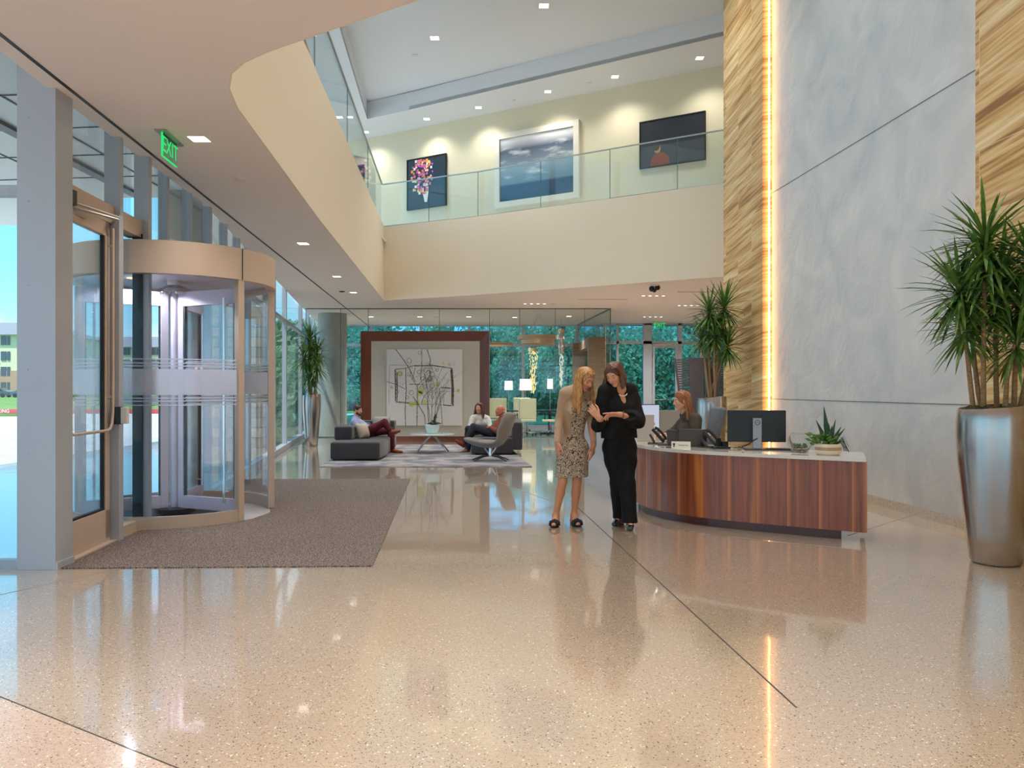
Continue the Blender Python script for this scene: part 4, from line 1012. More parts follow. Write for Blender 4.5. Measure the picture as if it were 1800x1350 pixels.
# things on the desk
DZ = .77
mo = thing('monitor', 'black desktop monitor seen from behind at the middle of the counter', 'monitor', (2.55, 8.33, DZ))
Mm = Matrix.Translation((2.55, 8.33, DZ)) @ Matrix.Rotation(math.radians(-8), 4, 'Z')
B().box((-.12, -.12, 0), (.12, .10, .012)).xf(Mm).build('foot', darkgrey, mo, bevel=.004)
st = B().box((-.045, -.10, .012), (.045, -.06, .33)).xf(Mm).build('stand', mat('stand_silver', (150, 146, 148), .35, .7), mo, bevel=.004)
B().box((-.295, -.055, .08), (.295, -.02, .41)).xf(Mm).build('housing', blackm, mo, bevel=.008)
B().box((-.285, -.019, .095), (.285, -.014, .40)).xf(Mm).build('screen', mat('screen_dark', (30, 34, 44), .1), mo)
m = B().lathe([(.022, 0), (.027, 0), (.027, .003), (.022, .003)], (0,0,0), 20); m.xf(Mm @ Matrix.Translation((0, -.101, .285)) @ Matrix.Rotation(math.pi/2, 4, 'X')); m.build('logo_ring', blackm, st)
text('DELL', .016, Mm @ Matrix.Translation((0, -.102, .285)) @ Matrix.Rotation(math.pi/2, 4, 'X'), 'logo_lettering', blackm, st, .001)
B().tube([(0,-.102,.12), (-.04,-.12,.10), (-.09,-.10,.06), (-.14,-.02,.03)], .006).xf(Mm).build('cable', blackm, mo)
kbd = thing('keyboard', 'flat black keyboard lying beside the foot of the desktop monitor', 'keyboard', (2.85, 8.2, DZ)); B().cbox((2.83, 8.22, DZ+.008), (.42, .13, .014), -.3).build('body', blackm, kbd, bevel=.004)
B().cbox((2.83, 8.22, DZ+.017), (.40, .11, .005), -.3).build('keys', darkgrey, kbd)
# terrarium
te = thing('glass_terrarium', 'round clear glass bowl of small succulents on the counter', 'terrarium', (2.87, 7.93, DZ))
prof = [(.001, 0), (.06, 0), (.10, .03), (.122, .08), (.118, .14), (.09, .185), (.075, .195)]
B().lathe(prof, (2.87, 7.93, DZ), 32).build('bowl', glass('bowl_glass', (.93, .96, .94), .07), te)
moss((2.87, 7.93, DZ+.03), .08, noisy(mat('pebbles', (176, 160, 136), .8), 90, .5), 'pebbles', te, .02)
succ = mat('succulent_green', (112, 132, 100), .5)
m = B()
for cx_, cy_, rr in ((2.85, 7.92, .05), (2.92, 7.95, .035), (2.82, 7.97, .03)):
    for ring_ in range(3):
        for k_ in range(8):
            a = k_*.785 + ring_*.4; m.tube([(cx_, cy_, DZ+.045), (cx_ + rr*(1-.25*ring_)*.6*math.cos(a), cy_ + rr*(1-.25*ring_)*.6*math.sin(a), DZ+.055+.012*ring_), (cx_+rr*(1-.25*ring_)*math.cos(a), cy_+rr*(1-.25*ring_)*math.sin(a), DZ+.06+.015*ring_)], [.005, .010, .002], 5)
m.build('succulents', succ, te)
m = B().tube([(2.775 + .02*math.cos(t*.5), 7.90, DZ + .02 + .16*t/8) for t in range(9)], [.003,.008,.011,.012,.011,.010,.008,.005,.002], 8); m.build('shell_ornament', mat('shell', (150, 132, 108), .4), te)
# counter plant
cp = thing('potted_succulents', 'green succulents and an upright snake plant in a striped woven pot', 'plant', (3.04, 7.66, DZ))
sp = mat('woven_pot', (214, 196, 174), .9)
t = sp.node_tree; tcn = t.nodes.new('ShaderNodeTexCoord'); se = t.nodes.new('ShaderNodeSeparateXYZ'); cr_ = t.nodes.new('ShaderNodeValToRGB'); cr_.color_ramp.interpolation = 'CONSTANT'
mu = t.nodes.new('ShaderNodeMath'); mu.operation = 'MULTIPLY_ADD'; mu.inputs[1].default_value = 9.5; mu.inputs[2].default_value = 0
E_ = cr_.color_ramp.elements; E_[0].color = (*lin((222, 210, 190)), 1); E_[0].position = 0; E_[1].color = (*lin((178, 148, 124)), 1); E_[1].position = .42; x_ = E_.new(.72); x_.color = (*lin((224, 212, 192)), 1)
t.links.new(tcn.outputs['Object'], se.inputs[0]); t.links.new(se.outputs[2], mu.inputs[0]); t.links.new(mu.outputs[0], cr_.inputs[0]); t.links.new(cr_.outputs[0], t.nodes['Principled BSDF'].inputs['Base Color'])
B().lathe([(.001, 0), (.10, 0), (.118, .02), (.122, .055), (.116, .10), (.106, .105), (.1, .09), (.001, .085)], (3.04, 7.66, DZ), 32).build('pot', sp, cp)
g1 = noisy(mat('leaf_bright', (104, 142, 52), .5), 12, .3, col2=(66, 108, 42)); g2 = noisy(mat('leaf_deep', (52, 88, 48), .45), 14, .3, col2=(34, 64, 40))
m = B()
for (dx, dy, dz_, w) in ((-.04, 0, .40, .024), (-.10, .0, .27, .018), (.03, .02, .22, .016), (.09, -.01, .21, .016), (.12, 0, .19, .014), (-.01, -.02, .24, .02), (.05, 0, .28, .015)):
    m.tube([(3.05 + dx*.3, 7.66 + dy, DZ+.08), (3.05 + dx*.7, 7.66+dy, DZ+.08 + dz_*.5), (3.05+dx*1.25, 7.66+dy, DZ+.06+dz_)], [w*.7, w, .002], 6)
m.build('snake_leaves', g2, cp)
m = B()
for k_ in range(70):
    a = R.uniform(0, 6.28); d = R.uniform(.02, .15); z = R.uniform(.10, .20); c_ = Vector((3.0 + d*math.cos(a)*1.05, 7.66 + d*.8*math.sin(a), DZ + z)); q = Vector((math.cos(a), math.sin(a), .4)).normalized()
    m.tube([c_ - q*.03, c_, c_ + q*.035], [.004, .016, .002], 5)
m.build('leafy_rosettes', g1, cp)
m = B()
for k_ in range(12):
    a = R.uniform(-.6, .8); x_ = 3.12 + R.uniform(0,.06); m.tube([(3.10, 7.64, DZ+.09), (x_, 7.62, DZ+.13+R.uniform(0,.05)), (x_+.05, 7.62, DZ+.02+R.uniform(0,.06))], .0025, 4)
m.build('trailing_stems', g2, cp)
# phones
def phone(label, c, rz):
    t = thing('desk_phone', label, 'phone', c, rz); M = wm(t); T = M @ Matrix.Translation((0, -.085, .012)) @ Matrix.Rotation(math.radians(48), 4, 'X')
    B().box((-.085, 0, 0), (.085, .20, .028)).xf(T).build('body', blackm, t, bevel=.006)
    B().box((-.07, -.08, 0), (.07, .09, .012)).cbox((0, .04, .06), (.12, .02, .11), 0, Matrix.Rotation(-.5, 3, 'X')).xf(M).build('stand', darkgrey, t, bevel=.003)
    B().tube([(-.055, .01, .045), (-.055, .035, .062), (-.055, .10, .068), (-.055, .165, .062), (-.055, .19, .045)], [.022,.016,.014,.016,.022], 8).xf(T).build('handset', blackm, t)
    B().add([(-.02,.13,.030), (.075,.13,.030), (.075,.185,.030), (-.02,.185,.030)], [(0,1,2,3)]).xf(T).build('display', mat('phone_display', (120, 130, 140), .2), t)
    for j in range(4):
        for i in range(3): B().cbox((-.01 + i*.032, .03 + j*.024, .030), (.022, .014, .006)).xf(T).build('key', mat('phone_keys', (110, 110, 114), .5) if (i, j) == (0, 0) else MT['phone_keys'], t)
    B().tube([(-.06,-.06,.01), (-.09,-.09,.01), (-.11,-.04,.01), (-.12,.02,.01)], .004, 5).xf(M).build('cord', blackm, t)
phone('black desk phone with raised handset at the left end of the counter', (1.66, 9.20, DZ), math.radians(78))
phone('black desk phone beside the laptop in front of the receptionist', (2.12, 8.60, DZ), math.radians(70))
# laptop and tablet
lp = thing('laptop', 'dark grey laptop open with its lid towards the viewer', 'laptop', (1.98, 8.72, DZ)); M = Matrix.Translation((1.98, 8.72, DZ)) @ Matrix.Rotation(math.radians(-14), 4, 'Z')
B().box((-.15, 0, 0), (.15, .22, .014)).xf(M).build('keyboard_base', darkgrey, lp, bevel=.003)
B().box((-.15, -.012, 0), (.15, 0, .20)).xf(M @ Matrix.Rotation(.22, 4, 'X')).build('lid', mat('laptop_lid', (78, 76, 78), .4, .4), lp, bevel=.003)
tl = thing('tablet', 'dark tablet leaning upright left of the laptop', 'tablet', (1.80, 8.86, DZ)); M = Matrix.Translation((1.80, 8.86, DZ)) @ Matrix.Rotation(math.radians(-20), 4, 'Z')
B().box((-.07, -.01, 0), (.06, 0, .19)).xf(M @ Matrix.Rotation(.3, 4, 'X')).build('body', mat('tablet_case', (66, 66, 70), .5), tl, bevel=.003); B().box((-.04, 0, 0), (.03, .07, .008)).xf(M).build('prop', darkgrey, tl)
# name sign
nsn = thing('name_sign', 'small white sign with a dark emblem and lettering at the counter edge', 'sign', (1.80, 8.48, DZ)); M = Matrix.Translation((1.79, 8.44, DZ)) @ Matrix.Rotation(math.radians(-16), 4, 'Z') 
B().box((-.10, -.004, 0), (.10, .004, .075)).box((-.10, 0, 0), (.10, .04, .006)).xf(M).build('plate', mat('sign_white', (240, 234, 224), .4), nsn)
text('Whistler Play', .020, M @ Matrix.Translation((.025, -.005, .036)) @ Matrix.Rotation(math.pi/2, 4, 'X'), 'lettering', darkgrey, nsn, .0006)
B().cbox((-.072, -.005, .045), (.02, .002, .022)).cbox((-.072, -.005, .022), (.012, .002, .016)).xf(M).build('emblem', blackm, nsn)
# paper items, cables
pb = thing('paper_tray', 'white box of papers lying in front of the receptionist', 'tray', (1.93, 9.12, DZ)); B().cbox((1.93, 9.10, DZ+.02), (.24, .16, .035), -.2).build('tray', mat('tray_white', (236, 228, 216), .5), pb, bevel=.003); B().cbox((1.93, 9.10, DZ+.04), (.21, .14, .006), -.2).build('papers', whitep, pb)
cb = thing('card_box', 'small white upright card holder behind the left desk phone', 'holder', (1.70, 9.66, DZ)); B().cbox((1.70, 9.66, DZ+.09), (.075, .05, .18), .1).build('box', mat('card_white', (240, 224, 214), .5), cb, bevel=.003)
pn = thing('pen', 'dark pen lying beside the small white sign', 'pen', (1.68, 8.62, DZ)); B().tube([(1.66, 8.60, DZ+.005), (1.76, 8.55, DZ+.005)], .005, 6).build('barrel', blackm, pn)
bd = thing('binder', 'flat dark binder on the counter between phone and sign', 'binder', (1.80, 8.98, DZ)); B().cbox((1.78, 9.0, DZ+.008), (.26, .2, .014), -.2).build('cover', mat('binder_cover', (70, 66, 64), .6), bd, bevel=.003)
cc = thing('charging_stand', 'black charging stand tangled in cables between laptop and monitor', 'stand', (2.24, 8.42, DZ))
B().cbox((2.22, 8.45, DZ+.01), (.16, .12, .02), .2).cbox((2.20, 8.49, DZ+.06), (.05, .03, .10), .2).cbox((2.26, 8.47, DZ+.045), (.06, .06, .06), .2).build('dock', blackm, cc, bevel=.004)
m = B()
for k_ in range(7):
    p = Vector((2.10 + R.uniform(0,.3), 8.36 + R.uniform(-.04,.10), DZ+.006)); pts = [p]
    for i in range(6): p = p + Vector((R.gauss(0,.035), R.gauss(0,.03), 0)); p.z = DZ + .006 + abs(R.gauss(0,.012)); pts.append(p.copy())
    m.tube(pts, .004, 5)
m.build('cables', blackm, cc)
# monitor at the side counter
sm_ = thing('monitor', 'slim monitor showing a white page behind the grey counter screen', 'monitor', (1.70, 10.25, .735)); M = Matrix.Translation((1.70, 10.25, .735)) @ Matrix.Rotation(math.radians(12), 4, 'Z') @ Matrix.Diagonal((.82, 1, 1, 1))
B().box((-.26, 0, .12), (.26, .03, .47)).xf(M).build('housing', blackm, sm_, bevel=.004); B().box((-.25, -.003, .13), (.25, 0, .46)).xf(M).build('screen', emis('screen_white', (206, 212, 232), .8), sm_)
B().box((-.1, 0, 0), (.1, .16, .012)).box((-.03, .03, .01), (.03, .06, .3)).xf(M).build('stand', darkgrey, sm_)
m = B()
for i in range(5): m.box((-.2, -.005, .40 - i*.05), (-.2 + .12 + .05*(i % 3), -.003, .41 - i*.05))
m.box((.1, -.005, .2), (.18, -.003, .23)); m.xf(M).build('page_lines', mat('page_pink', (214, 130, 140), .6), sm_)
# receptionist chair
rch = thing('task_chair', 'grey high back task chair behind the receptionist', 'chair', (2.42, 9.80, 0))
cgm = noisy(mat('chair_grey', (112, 118, 128), .8), 150, .2)
cushion_box('seat', (1.90, 9.52, .44), (2.36, 10.02, .52), cgm, rch, .03)
B().cbox((2.47, 9.78, .86), (.09, .44, .66), 0, Matrix.Rotation(math.radians(14), 3, 'Y')).build('backrest', cgm, rch, bevel=.035)
B().tube([(2.15, 9.77, .10), (2.15, 9.77, .44)], .03).build('gas_lift', blackm, rch)
m = B()
for k_ in range(5): a = k_*1.2566; m.tube([(2.15, 9.77, .10), (2.15+.28*math.cos(a), 9.77+.28*math.sin(a), .055)], [.025,.015], 6)
m.build('star_base', blackm, rch); m = B().tube([(2.2,9.77,.43), (2.5,9.77,.45), (2.52,9.77,.6)], .02); m.build('back_bracket', blackm, rch)
for k_ in range(5): a = k_*1.2566; B().ball((2.15+.28*math.cos(a), 9.77+.28*math.sin(a), .032), .032, 8, 6).build('caster', blackm, rch)

# ================================================================ PICTURES ON THE GALLERY WALL
wd = Vector((-1.714, 1, 0)).normalized(); wn = Vector((-1, -1.714, 0)).normalized()
def on_wall(X, z): return Vector((X, gw(X), z)) + wn * .001
def gallery_pic(label, X0, X1, z0, z1, fm, fw, depth, cat='painting'):
    a = on_wall(X0, z0); b = on_wall(X1, z0); t = thing('framed_picture', label, cat, (a + b) / 2); u = (b - a).normalized(); Wd = (b - a).length
    M = Matrix((u, -wn, Vector((0,0,1)))).transposed().to_4x4(); M.translation = a   # local x along wall, y into wall, z up
    m = B(); m.box((0, -depth, 0), (fw, 0, z1-z0)).box((Wd-fw, -depth, 0), (Wd, 0, z1-z0)).box((fw, -depth, 0), (Wd-fw, 0, fw)).box((fw, -depth, z1-z0-fw), (Wd-fw, 0, z1-z0)); m.xf(M).build('frame', fm, t, bevel=.004)
    return t, M, Wd, z1 - z0
darkc = mat('canvas_navy', (34, 40, 50), .35, coat=.3)
def flowers(label, X0, X1, z0, z1):
    t, M, w, h = gallery_pic(label, X0, X1, z0, z1, blackm, .03, .06)
    B().box((.03, -.04, .03), (w-.03, -.01, h-.03)).xf(M).build('canvas', darkc, t)
    cols = [(226, 120, 130), (240, 150, 80), (222, 90, 160), (240, 190, 200), (250, 220, 120), (200, 110, 190), (236, 236, 230)]
    ms = [MT.get('petal%d' % i) or mat('petal%d' % i, c, .7) for i, c in enumerate(cols)]
    m = B()
    for i in range(130):
        v = R.uniform(.30, .95); cx_ = w*(.38 + .10*(v-.6)); sp_ = w*.27*math.sin(min(1, (v-.12)/.45)*1.57) * (1 if v < .85 else .7)
        x_ = cx_ + R.uniform(-1, 1)*sp_; z_ = h*v; r_ = R.uniform(.03, .065); m.cur = R.randrange(len(ms)); b_ = len(m.v)
        n_ = 8; m.v += [Vector((x_ + r_*(1 if k % 2 else .65)*math.cos(k*.785), -.041 - .0004*i*.3, z_ + r_*(1 if k % 2 else .65)*math.sin(k*.785))) for k in range(n_)]; m.face(range(b_, b_+n_))
    m.cur = 6; m.add([(w*.40, -.042, h*.33), (w*.56, -.042, h*.33), (w*.52, -.042, h*.12), (w*.46, -.042, h*.12)], [(0,1,2,3)])
    m.xf(M).build('flower_bouquet', ms, t)
flowers('dark painting of a tall colourful flower bouquet on the back gallery wall', -3.16, -1.91, 6.80, 8.33)
flowers('flower painting glimpsed through the side railing at the gallery corner', -5.9, -4.62, 6.9, 8.45)
wf = mat('white_frame', (236, 230, 216), .4)
t, M, w, h = gallery_pic('large white framed seascape of clouds over dark water', -.45, 1.82, 6.50, 8.58, wf, .16, .10)
B().box((.14, -.05, .14), (w-.14, -.01, h-.14)).xf(M).build('inner_frame', blackm, t)
sea = mat('seascape', (120, 140, 160), .25, coat=.6); tt = sea.node_tree; p_ = tt.nodes['Principled BSDF']
tcn = tt.nodes.new('ShaderNodeTexCoord'); se = tt.nodes.new('ShaderNodeSeparateXYZ'); r1 = tt.nodes.new('ShaderNodeValToRGB'); E_ = r1.color_ramp.elements
for p0, c0 in ((0, (34, 56, 78)), (.24, (40, 66, 92)), (.27, (110, 138, 150)), (.34, (124, 144, 158)), (.5, (150, 166, 176)), (.8, (92, 104, 128)), (1, (60, 68, 92))):
    if p0 in (0, 1): x_ = E_[int(p0)]
    else: x_ = E_.new(p0)
    x_.color = (*lin(c0), 1)
n_ = tt.nodes.new('ShaderNodeTexNoise'); n_.inputs['Scale'].default_value = 1.6; n_.inputs['Detail'].default_value = 6; mpn = tt.nodes.new('ShaderNodeMapping'); mpn.inputs['Scale'].default_value = (1.4, 1, 3.4)
r2 = tt.nodes.new('ShaderNodeValToRGB'); r2.color_ramp.elements[0].position = .52; r2.color_ramp.elements[1].position = .66
mxn = tt.nodes.new('ShaderNodeMixRGB'); mxn.inputs[2].default_value = (*lin((206, 212, 216)), 1); mu = tt.nodes.new('ShaderNodeMath'); mu.operation = 'MULTIPLY'
r3 = tt.nodes.new('ShaderNodeValToRGB'); r3.color_ramp.elements[0].position = .26; r3.color_ramp.elements[1].position = .4
LL = tt.links.new; LL(tcn.outputs['UV'], se.inputs[0]); LL(se.outputs[1], r1.inputs[0]); LL(tcn.outputs['UV'], mpn.inputs[0]); mpn.inputs['Scale'].default_value = (2, 5, 1); n_.inputs['Scale'].default_value = 1.5
LL(mpn.outputs[0], n_.inputs[0]); LL(n_.outputs[0], r2.inputs[0]); LL(se.outputs[1], r3.inputs[0]); LL(r2.outputs[0], mu.inputs[0]); LL(r3.outputs[0], mu.inputs[1]); LL(mu.outputs[0], mxn.inputs[0]); LL(r1.outputs[0], mxn.inputs[1]); LL(mxn.outputs[0], p_.inputs['Base Color'])
m = B(); m.v = [Vector(v) for v in ((.17, -.055, .17), (w-.17, -.055, .17), (w-.17, -.055, h-.17), (.17, -.055, h-.17))]; m.face((0,1,2,3), [(0,0), (1,0), (1,1), (0,1)]); m.xf(M).build('seascape_print', sea, t)
t, M, w, h = gallery_pic('dark landscape painting with an orange cloaked figure on the gallery wall', 3.28, 4.76, 7.02, 8.22, blackm, .03, .06)
B().box((.03, -.04, .03), (w-.03, -.01, h*.45)).xf(M).build('canvas_ground', mat('canvas_slate', (64, 70, 76), .4, coat=.3), t); B().box((.03, -.04, h*.45), (w-.03, -.01, h-.03)).xf(M).build('canvas_sky', darkc, t)
og = mat('figure_orange', (140, 74, 52), .7); oh = mat('figure_hair', (70, 58, 44), .7); oface = mat('figure_skin', (176, 150, 110), .7)
def blob(x_, z_, rx, rz_, m_, nm, y=-.045, a0=0): 
    mb = B(); mb.v = [Vector((x_ + rx*math.cos(k*.393), y, z_ + rz_*math.sin(k*.393) * (1 if math.sin(k*.393) > 0 or a0 == 0 else .3))) for k in range(16)]; mb.face(range(16)); mb.xf(M).build(nm, m_, t)
blob(w*.32, h*.06, w*.15, h*.24, og, 'cloak', -.045, 1); blob(w*.28, h*.37, w*.05, h*.09, oface, 'face', -.0465); blob(w*.26, h*.41, w*.055, h*.075, oh, 'hair', -.048)

# ================================================================ CEILING FITTINGS
lampm = emis('downlight_glow', (255, 250, 240), 3.5)
trimw = mat('fitting_white', (226, 222, 216), .6)
def downlight(c, s, label, P, group, spot=True, col=(1, .90, .78), rz=0, ang=108):
    t = thing('downlight', label, 'ceiling light', c, rz, group); M = wm(t)
    B().box((-s/2-.012, -s/2-.012, -.004), (s/2+.012, s/2+.012, .002)).xf(M).build('trim', trimw, t)
    B().box((-s/2, -s/2, -.006), (s/2, s/2, -.003)).xf(M).build('diffuser', lampm, t)
    if P:
        l = bpy.data.lights.new('lamp', 'SPOT'); l.energy = P*LM; l.color = col; l.spot_size = math.radians(ang); l.spot_blend = .8; l.shadow_soft_size = .2
        lo_ = bpy.data.objects.new('lamp', l); COL.objects.link(lo_); lo_.parent = t; lo_.location = (0, 0, -.02)
    return t
def cpt(px, py, z): 
    Y = (z - EYE) * F / (HY - py); return ((px-900)*Y/F, Y, z)
WARM = (1, .93, .86); LM = 1.7
G1 = 'square downlights along the entrance ceiling'
downlight(cpt(350, 244, CZ), .16, 'square recessed downlight beside the hanging green EXIT sign', 60, G1, col=WARM)
downlight(cpt(533, 428, CZ), .16, 'square recessed downlight above the entrance carpet', 60, G1, col=WARM)
downlight(cpt(592, 486, CZ), .15, 'square recessed downlight where the entrance ceiling nears the balcony corner', 70, G1, col=WARM)
downlight(cpt(621, 514, CZ), .15, 'square recessed downlight farthest along the entrance ceiling', 70, G1, col=WARM)
for k_, (x_, y_) in enumerate(((-2.4, 3.6), (-.5, 2.2), (1.8, 1.0), (-2.6, -.5), (.6, -2.2), (3.4, -1.6), (-1.2, -4.2))):  # unseen fill lamps, added to brighten the near floor and ceiling
    downlight((x_, y_, CZ), .16, 'unseen fill lamp added in the ceiling over the viewer', 270, 'added fill lamps in the near ceiling', col=WARM)
G2 = 'square downlights of the upper gallery ceiling'
names = {(597,206): 'first square gallery light seen through the side railing', (643,232): 'gallery downlight at the far corner above the side railing', (750,209): 'gallery downlight above the flower bouquet painting', (841,189): 'gallery downlight left of the white framed seascape',
         (963,161): 'gallery downlight above the white framed seascape', (1081,135): 'gallery downlight between the seascape and the dark landscape', (1230,102): 'gallery downlight above the dark landscape painting'}
for (a, b), lb in names.items():
    downlight(cpt(a, b, GZ), .17, lb, 95, G2, ang=130, col=(1, .94, .84))
downlight(cpt(764, 67, HZ), .2, 'high ceiling downlight nearer the left balcony', 420, 'square downlights in the high ceiling', col=(1, .95, .88))
downlight(cpt(956, 10, HZ), .2, 'high ceiling downlight at the top edge of the photo', 420, 'square downlights in the high ceiling', col=(1, .95, .88))
for x_, y_ in ((-1.0, 12.5), (2.4, 13.5), (-.6, 8.4), (2.9, 9.0), (1.2, 5.0), (4.0, 4.2)):
    downlight((x_, y_, HZ), .2, 'high ceiling downlight above the atrium', 380, 'square downlights in the high ceiling', col=(1, .95, .88))
def quad_light(a, b, py, label, P=60):
    Y = 2.33*F/(HY-py); xa, xb = (a-900)*Y/F, (b-900)*Y/F; n = 4; t = thing('linear_downlight', label, 'ceiling light', ((xa+xb)/2, Y, CZ))
    B().box((xa-.05, Y-.05, CZ-.004), (xb+.05, Y+.05, CZ+.002)).build('trim', trimw, t)
    for i in range(n):
        x_ = xa + (xb-xa)*i/(n-1); B().lathe([(.001, CZ-.006), (.035, CZ-.006), (.045, CZ-.003)], (x_, Y, 0), 12).build('lamp_lens', lampm, t)
    l = bpy.data.lights.new('lamp', 'SPOT'); l.energy = P*LM*3; l.color = (1, .96, .93); l.spot_size = 2.7; l.spot_blend = .8; l.shadow_soft_size = .1
    lo_ = bpy.data.objects.new('lamp', l); COL.objects.link(lo_); lo_.parent = t; lo_.location = (0, 0, -.03)
quad_light(1131, 1166, 520, 'four lamp downlight below the security camera', 130)
quad_light(923, 957, 534, 'four lamp downlight above the meeting room glass', 110)
quad_light(1194, 1226, 537, 'four lamp downlight behind the dracaena top', 110)
quad_light(1133, 1162, 557, 'four lamp downlight nearest the rear exit door', 110)
for k_, (a, b, lb) in enumerate(((652, 557, 'leftmost meeting room downlight, above the left edge of the walnut frame'), (738, 557, 'meeting room downlight above the middle of the walnut framed wall'), (824, 557, 'meeting room downlight above the right part of the walnut framed wall'), (1000, 556, 'rightmost meeting room downlight, towards the oak portal'), (905, 558, 'meeting room downlight above the thin ring pendant'))):
    downlight(cpt(a, b, CZ - .0), .15, lb, 260, 'meeting room downlights', col=WARM)
# smoke heads, sensors
def disc_fit(c, r, label, m=trimw, name='smoke_detector', cat='detector'):
    t = thing(name, label, cat, c); B().lathe([(.001, -.022), (r*.6, -.022), (r, -.010), (r, 0)], c, 20).build('cover', m, t)
disc_fit(cpt(420, 313, CZ), .06, 'small flat ceiling sensor right of the EXIT sign')
disc_fit(cpt(601, 512, CZ), .07, 'dark round ceiling speaker beside the long black slot', gasket, 'ceiling_speaker', 'speaker')
disc_fit(cpt(767, 557, CZ), .09, 'round ceiling sensor above the walnut framed wall')
disc_fit(cpt(730, 97, HZ), .08, 'small sensor on the high ceiling under the left light')
disc_fit(cpt(902, 176, GZ), .07, 'small sensor on the gallery ceiling left of the seascape')
disc_fit(cpt(1035, 146, GZ), .07, 'small sensor on the gallery ceiling right of the seascape')
disc_fit(cpt(1097, 532, CZ), .09, 'round ceiling sensor near the short black slot')
disc_fit(cpt(974, 534, CZ), .10, 'flat round fitting beside the meeting room four lamp light')
# security camera
scp = cpt(1150, 501, CZ); t = thing('security_camera', 'white ceiling security camera with two black lens domes', 'camera', scp)
B().lathe([(.001, -.03), (.10, -.03), (.11, 0)], scp, 20).build('base', trimw, t)
m = B(); m.ball((scp[0]-.06, scp[1]-.04, scp[2]-.09), .065, 14, 10).ball((scp[0]+.07, scp[1]-.02, scp[2]-.06), .06, 14, 10).ball((scp[0], scp[1], scp[2]-.12), .05, 14, 10); m.build('lens_dome', blackm, t)
# exit signs
greenm = emis('exit_green', (40, 214, 110), 1.15); exg = glass('exit_acrylic', (.62, .95, .74), .08)
def exit_sign(label, c, rz, s=1.0):
    t = thing('exit_sign', label, 'exit sign', c, rz); M = wm(t)
    B().box((-.24*s, -.05*s, -.012), (.24*s, .05*s, .0)).xf(M).build('ceiling_plate', steel, t)
    B().box((-.19*s, -.006, -.22*s), (.19*s, .006, -.012)).xf(M).build('acrylic_panel', exg, t)
    B().box((-.19*s, -.008, -.226*s), (.19*s, .008, -.218*s)).box((-.192*s, -.008, -.226*s), (-.187*s, .008, -.012)).xf(M).build('lit_edge', greenm, t)
    text('EXIT', .20*s, M @ Matrix.Translation((0, -.008, -.115*s)) @ Matrix.Rotation(math.pi/2, 4, 'X'), 'lettering', greenm, t, .001)
exit_sign('green EXIT sign hanging from a steel plate above the entrance', (-3.17, 7.37, CZ), math.radians(94.5), 1.0)
exit_sign('small green EXIT sign above the rear glass door', (5.12, 27.6, CZ), 0, 1.0)

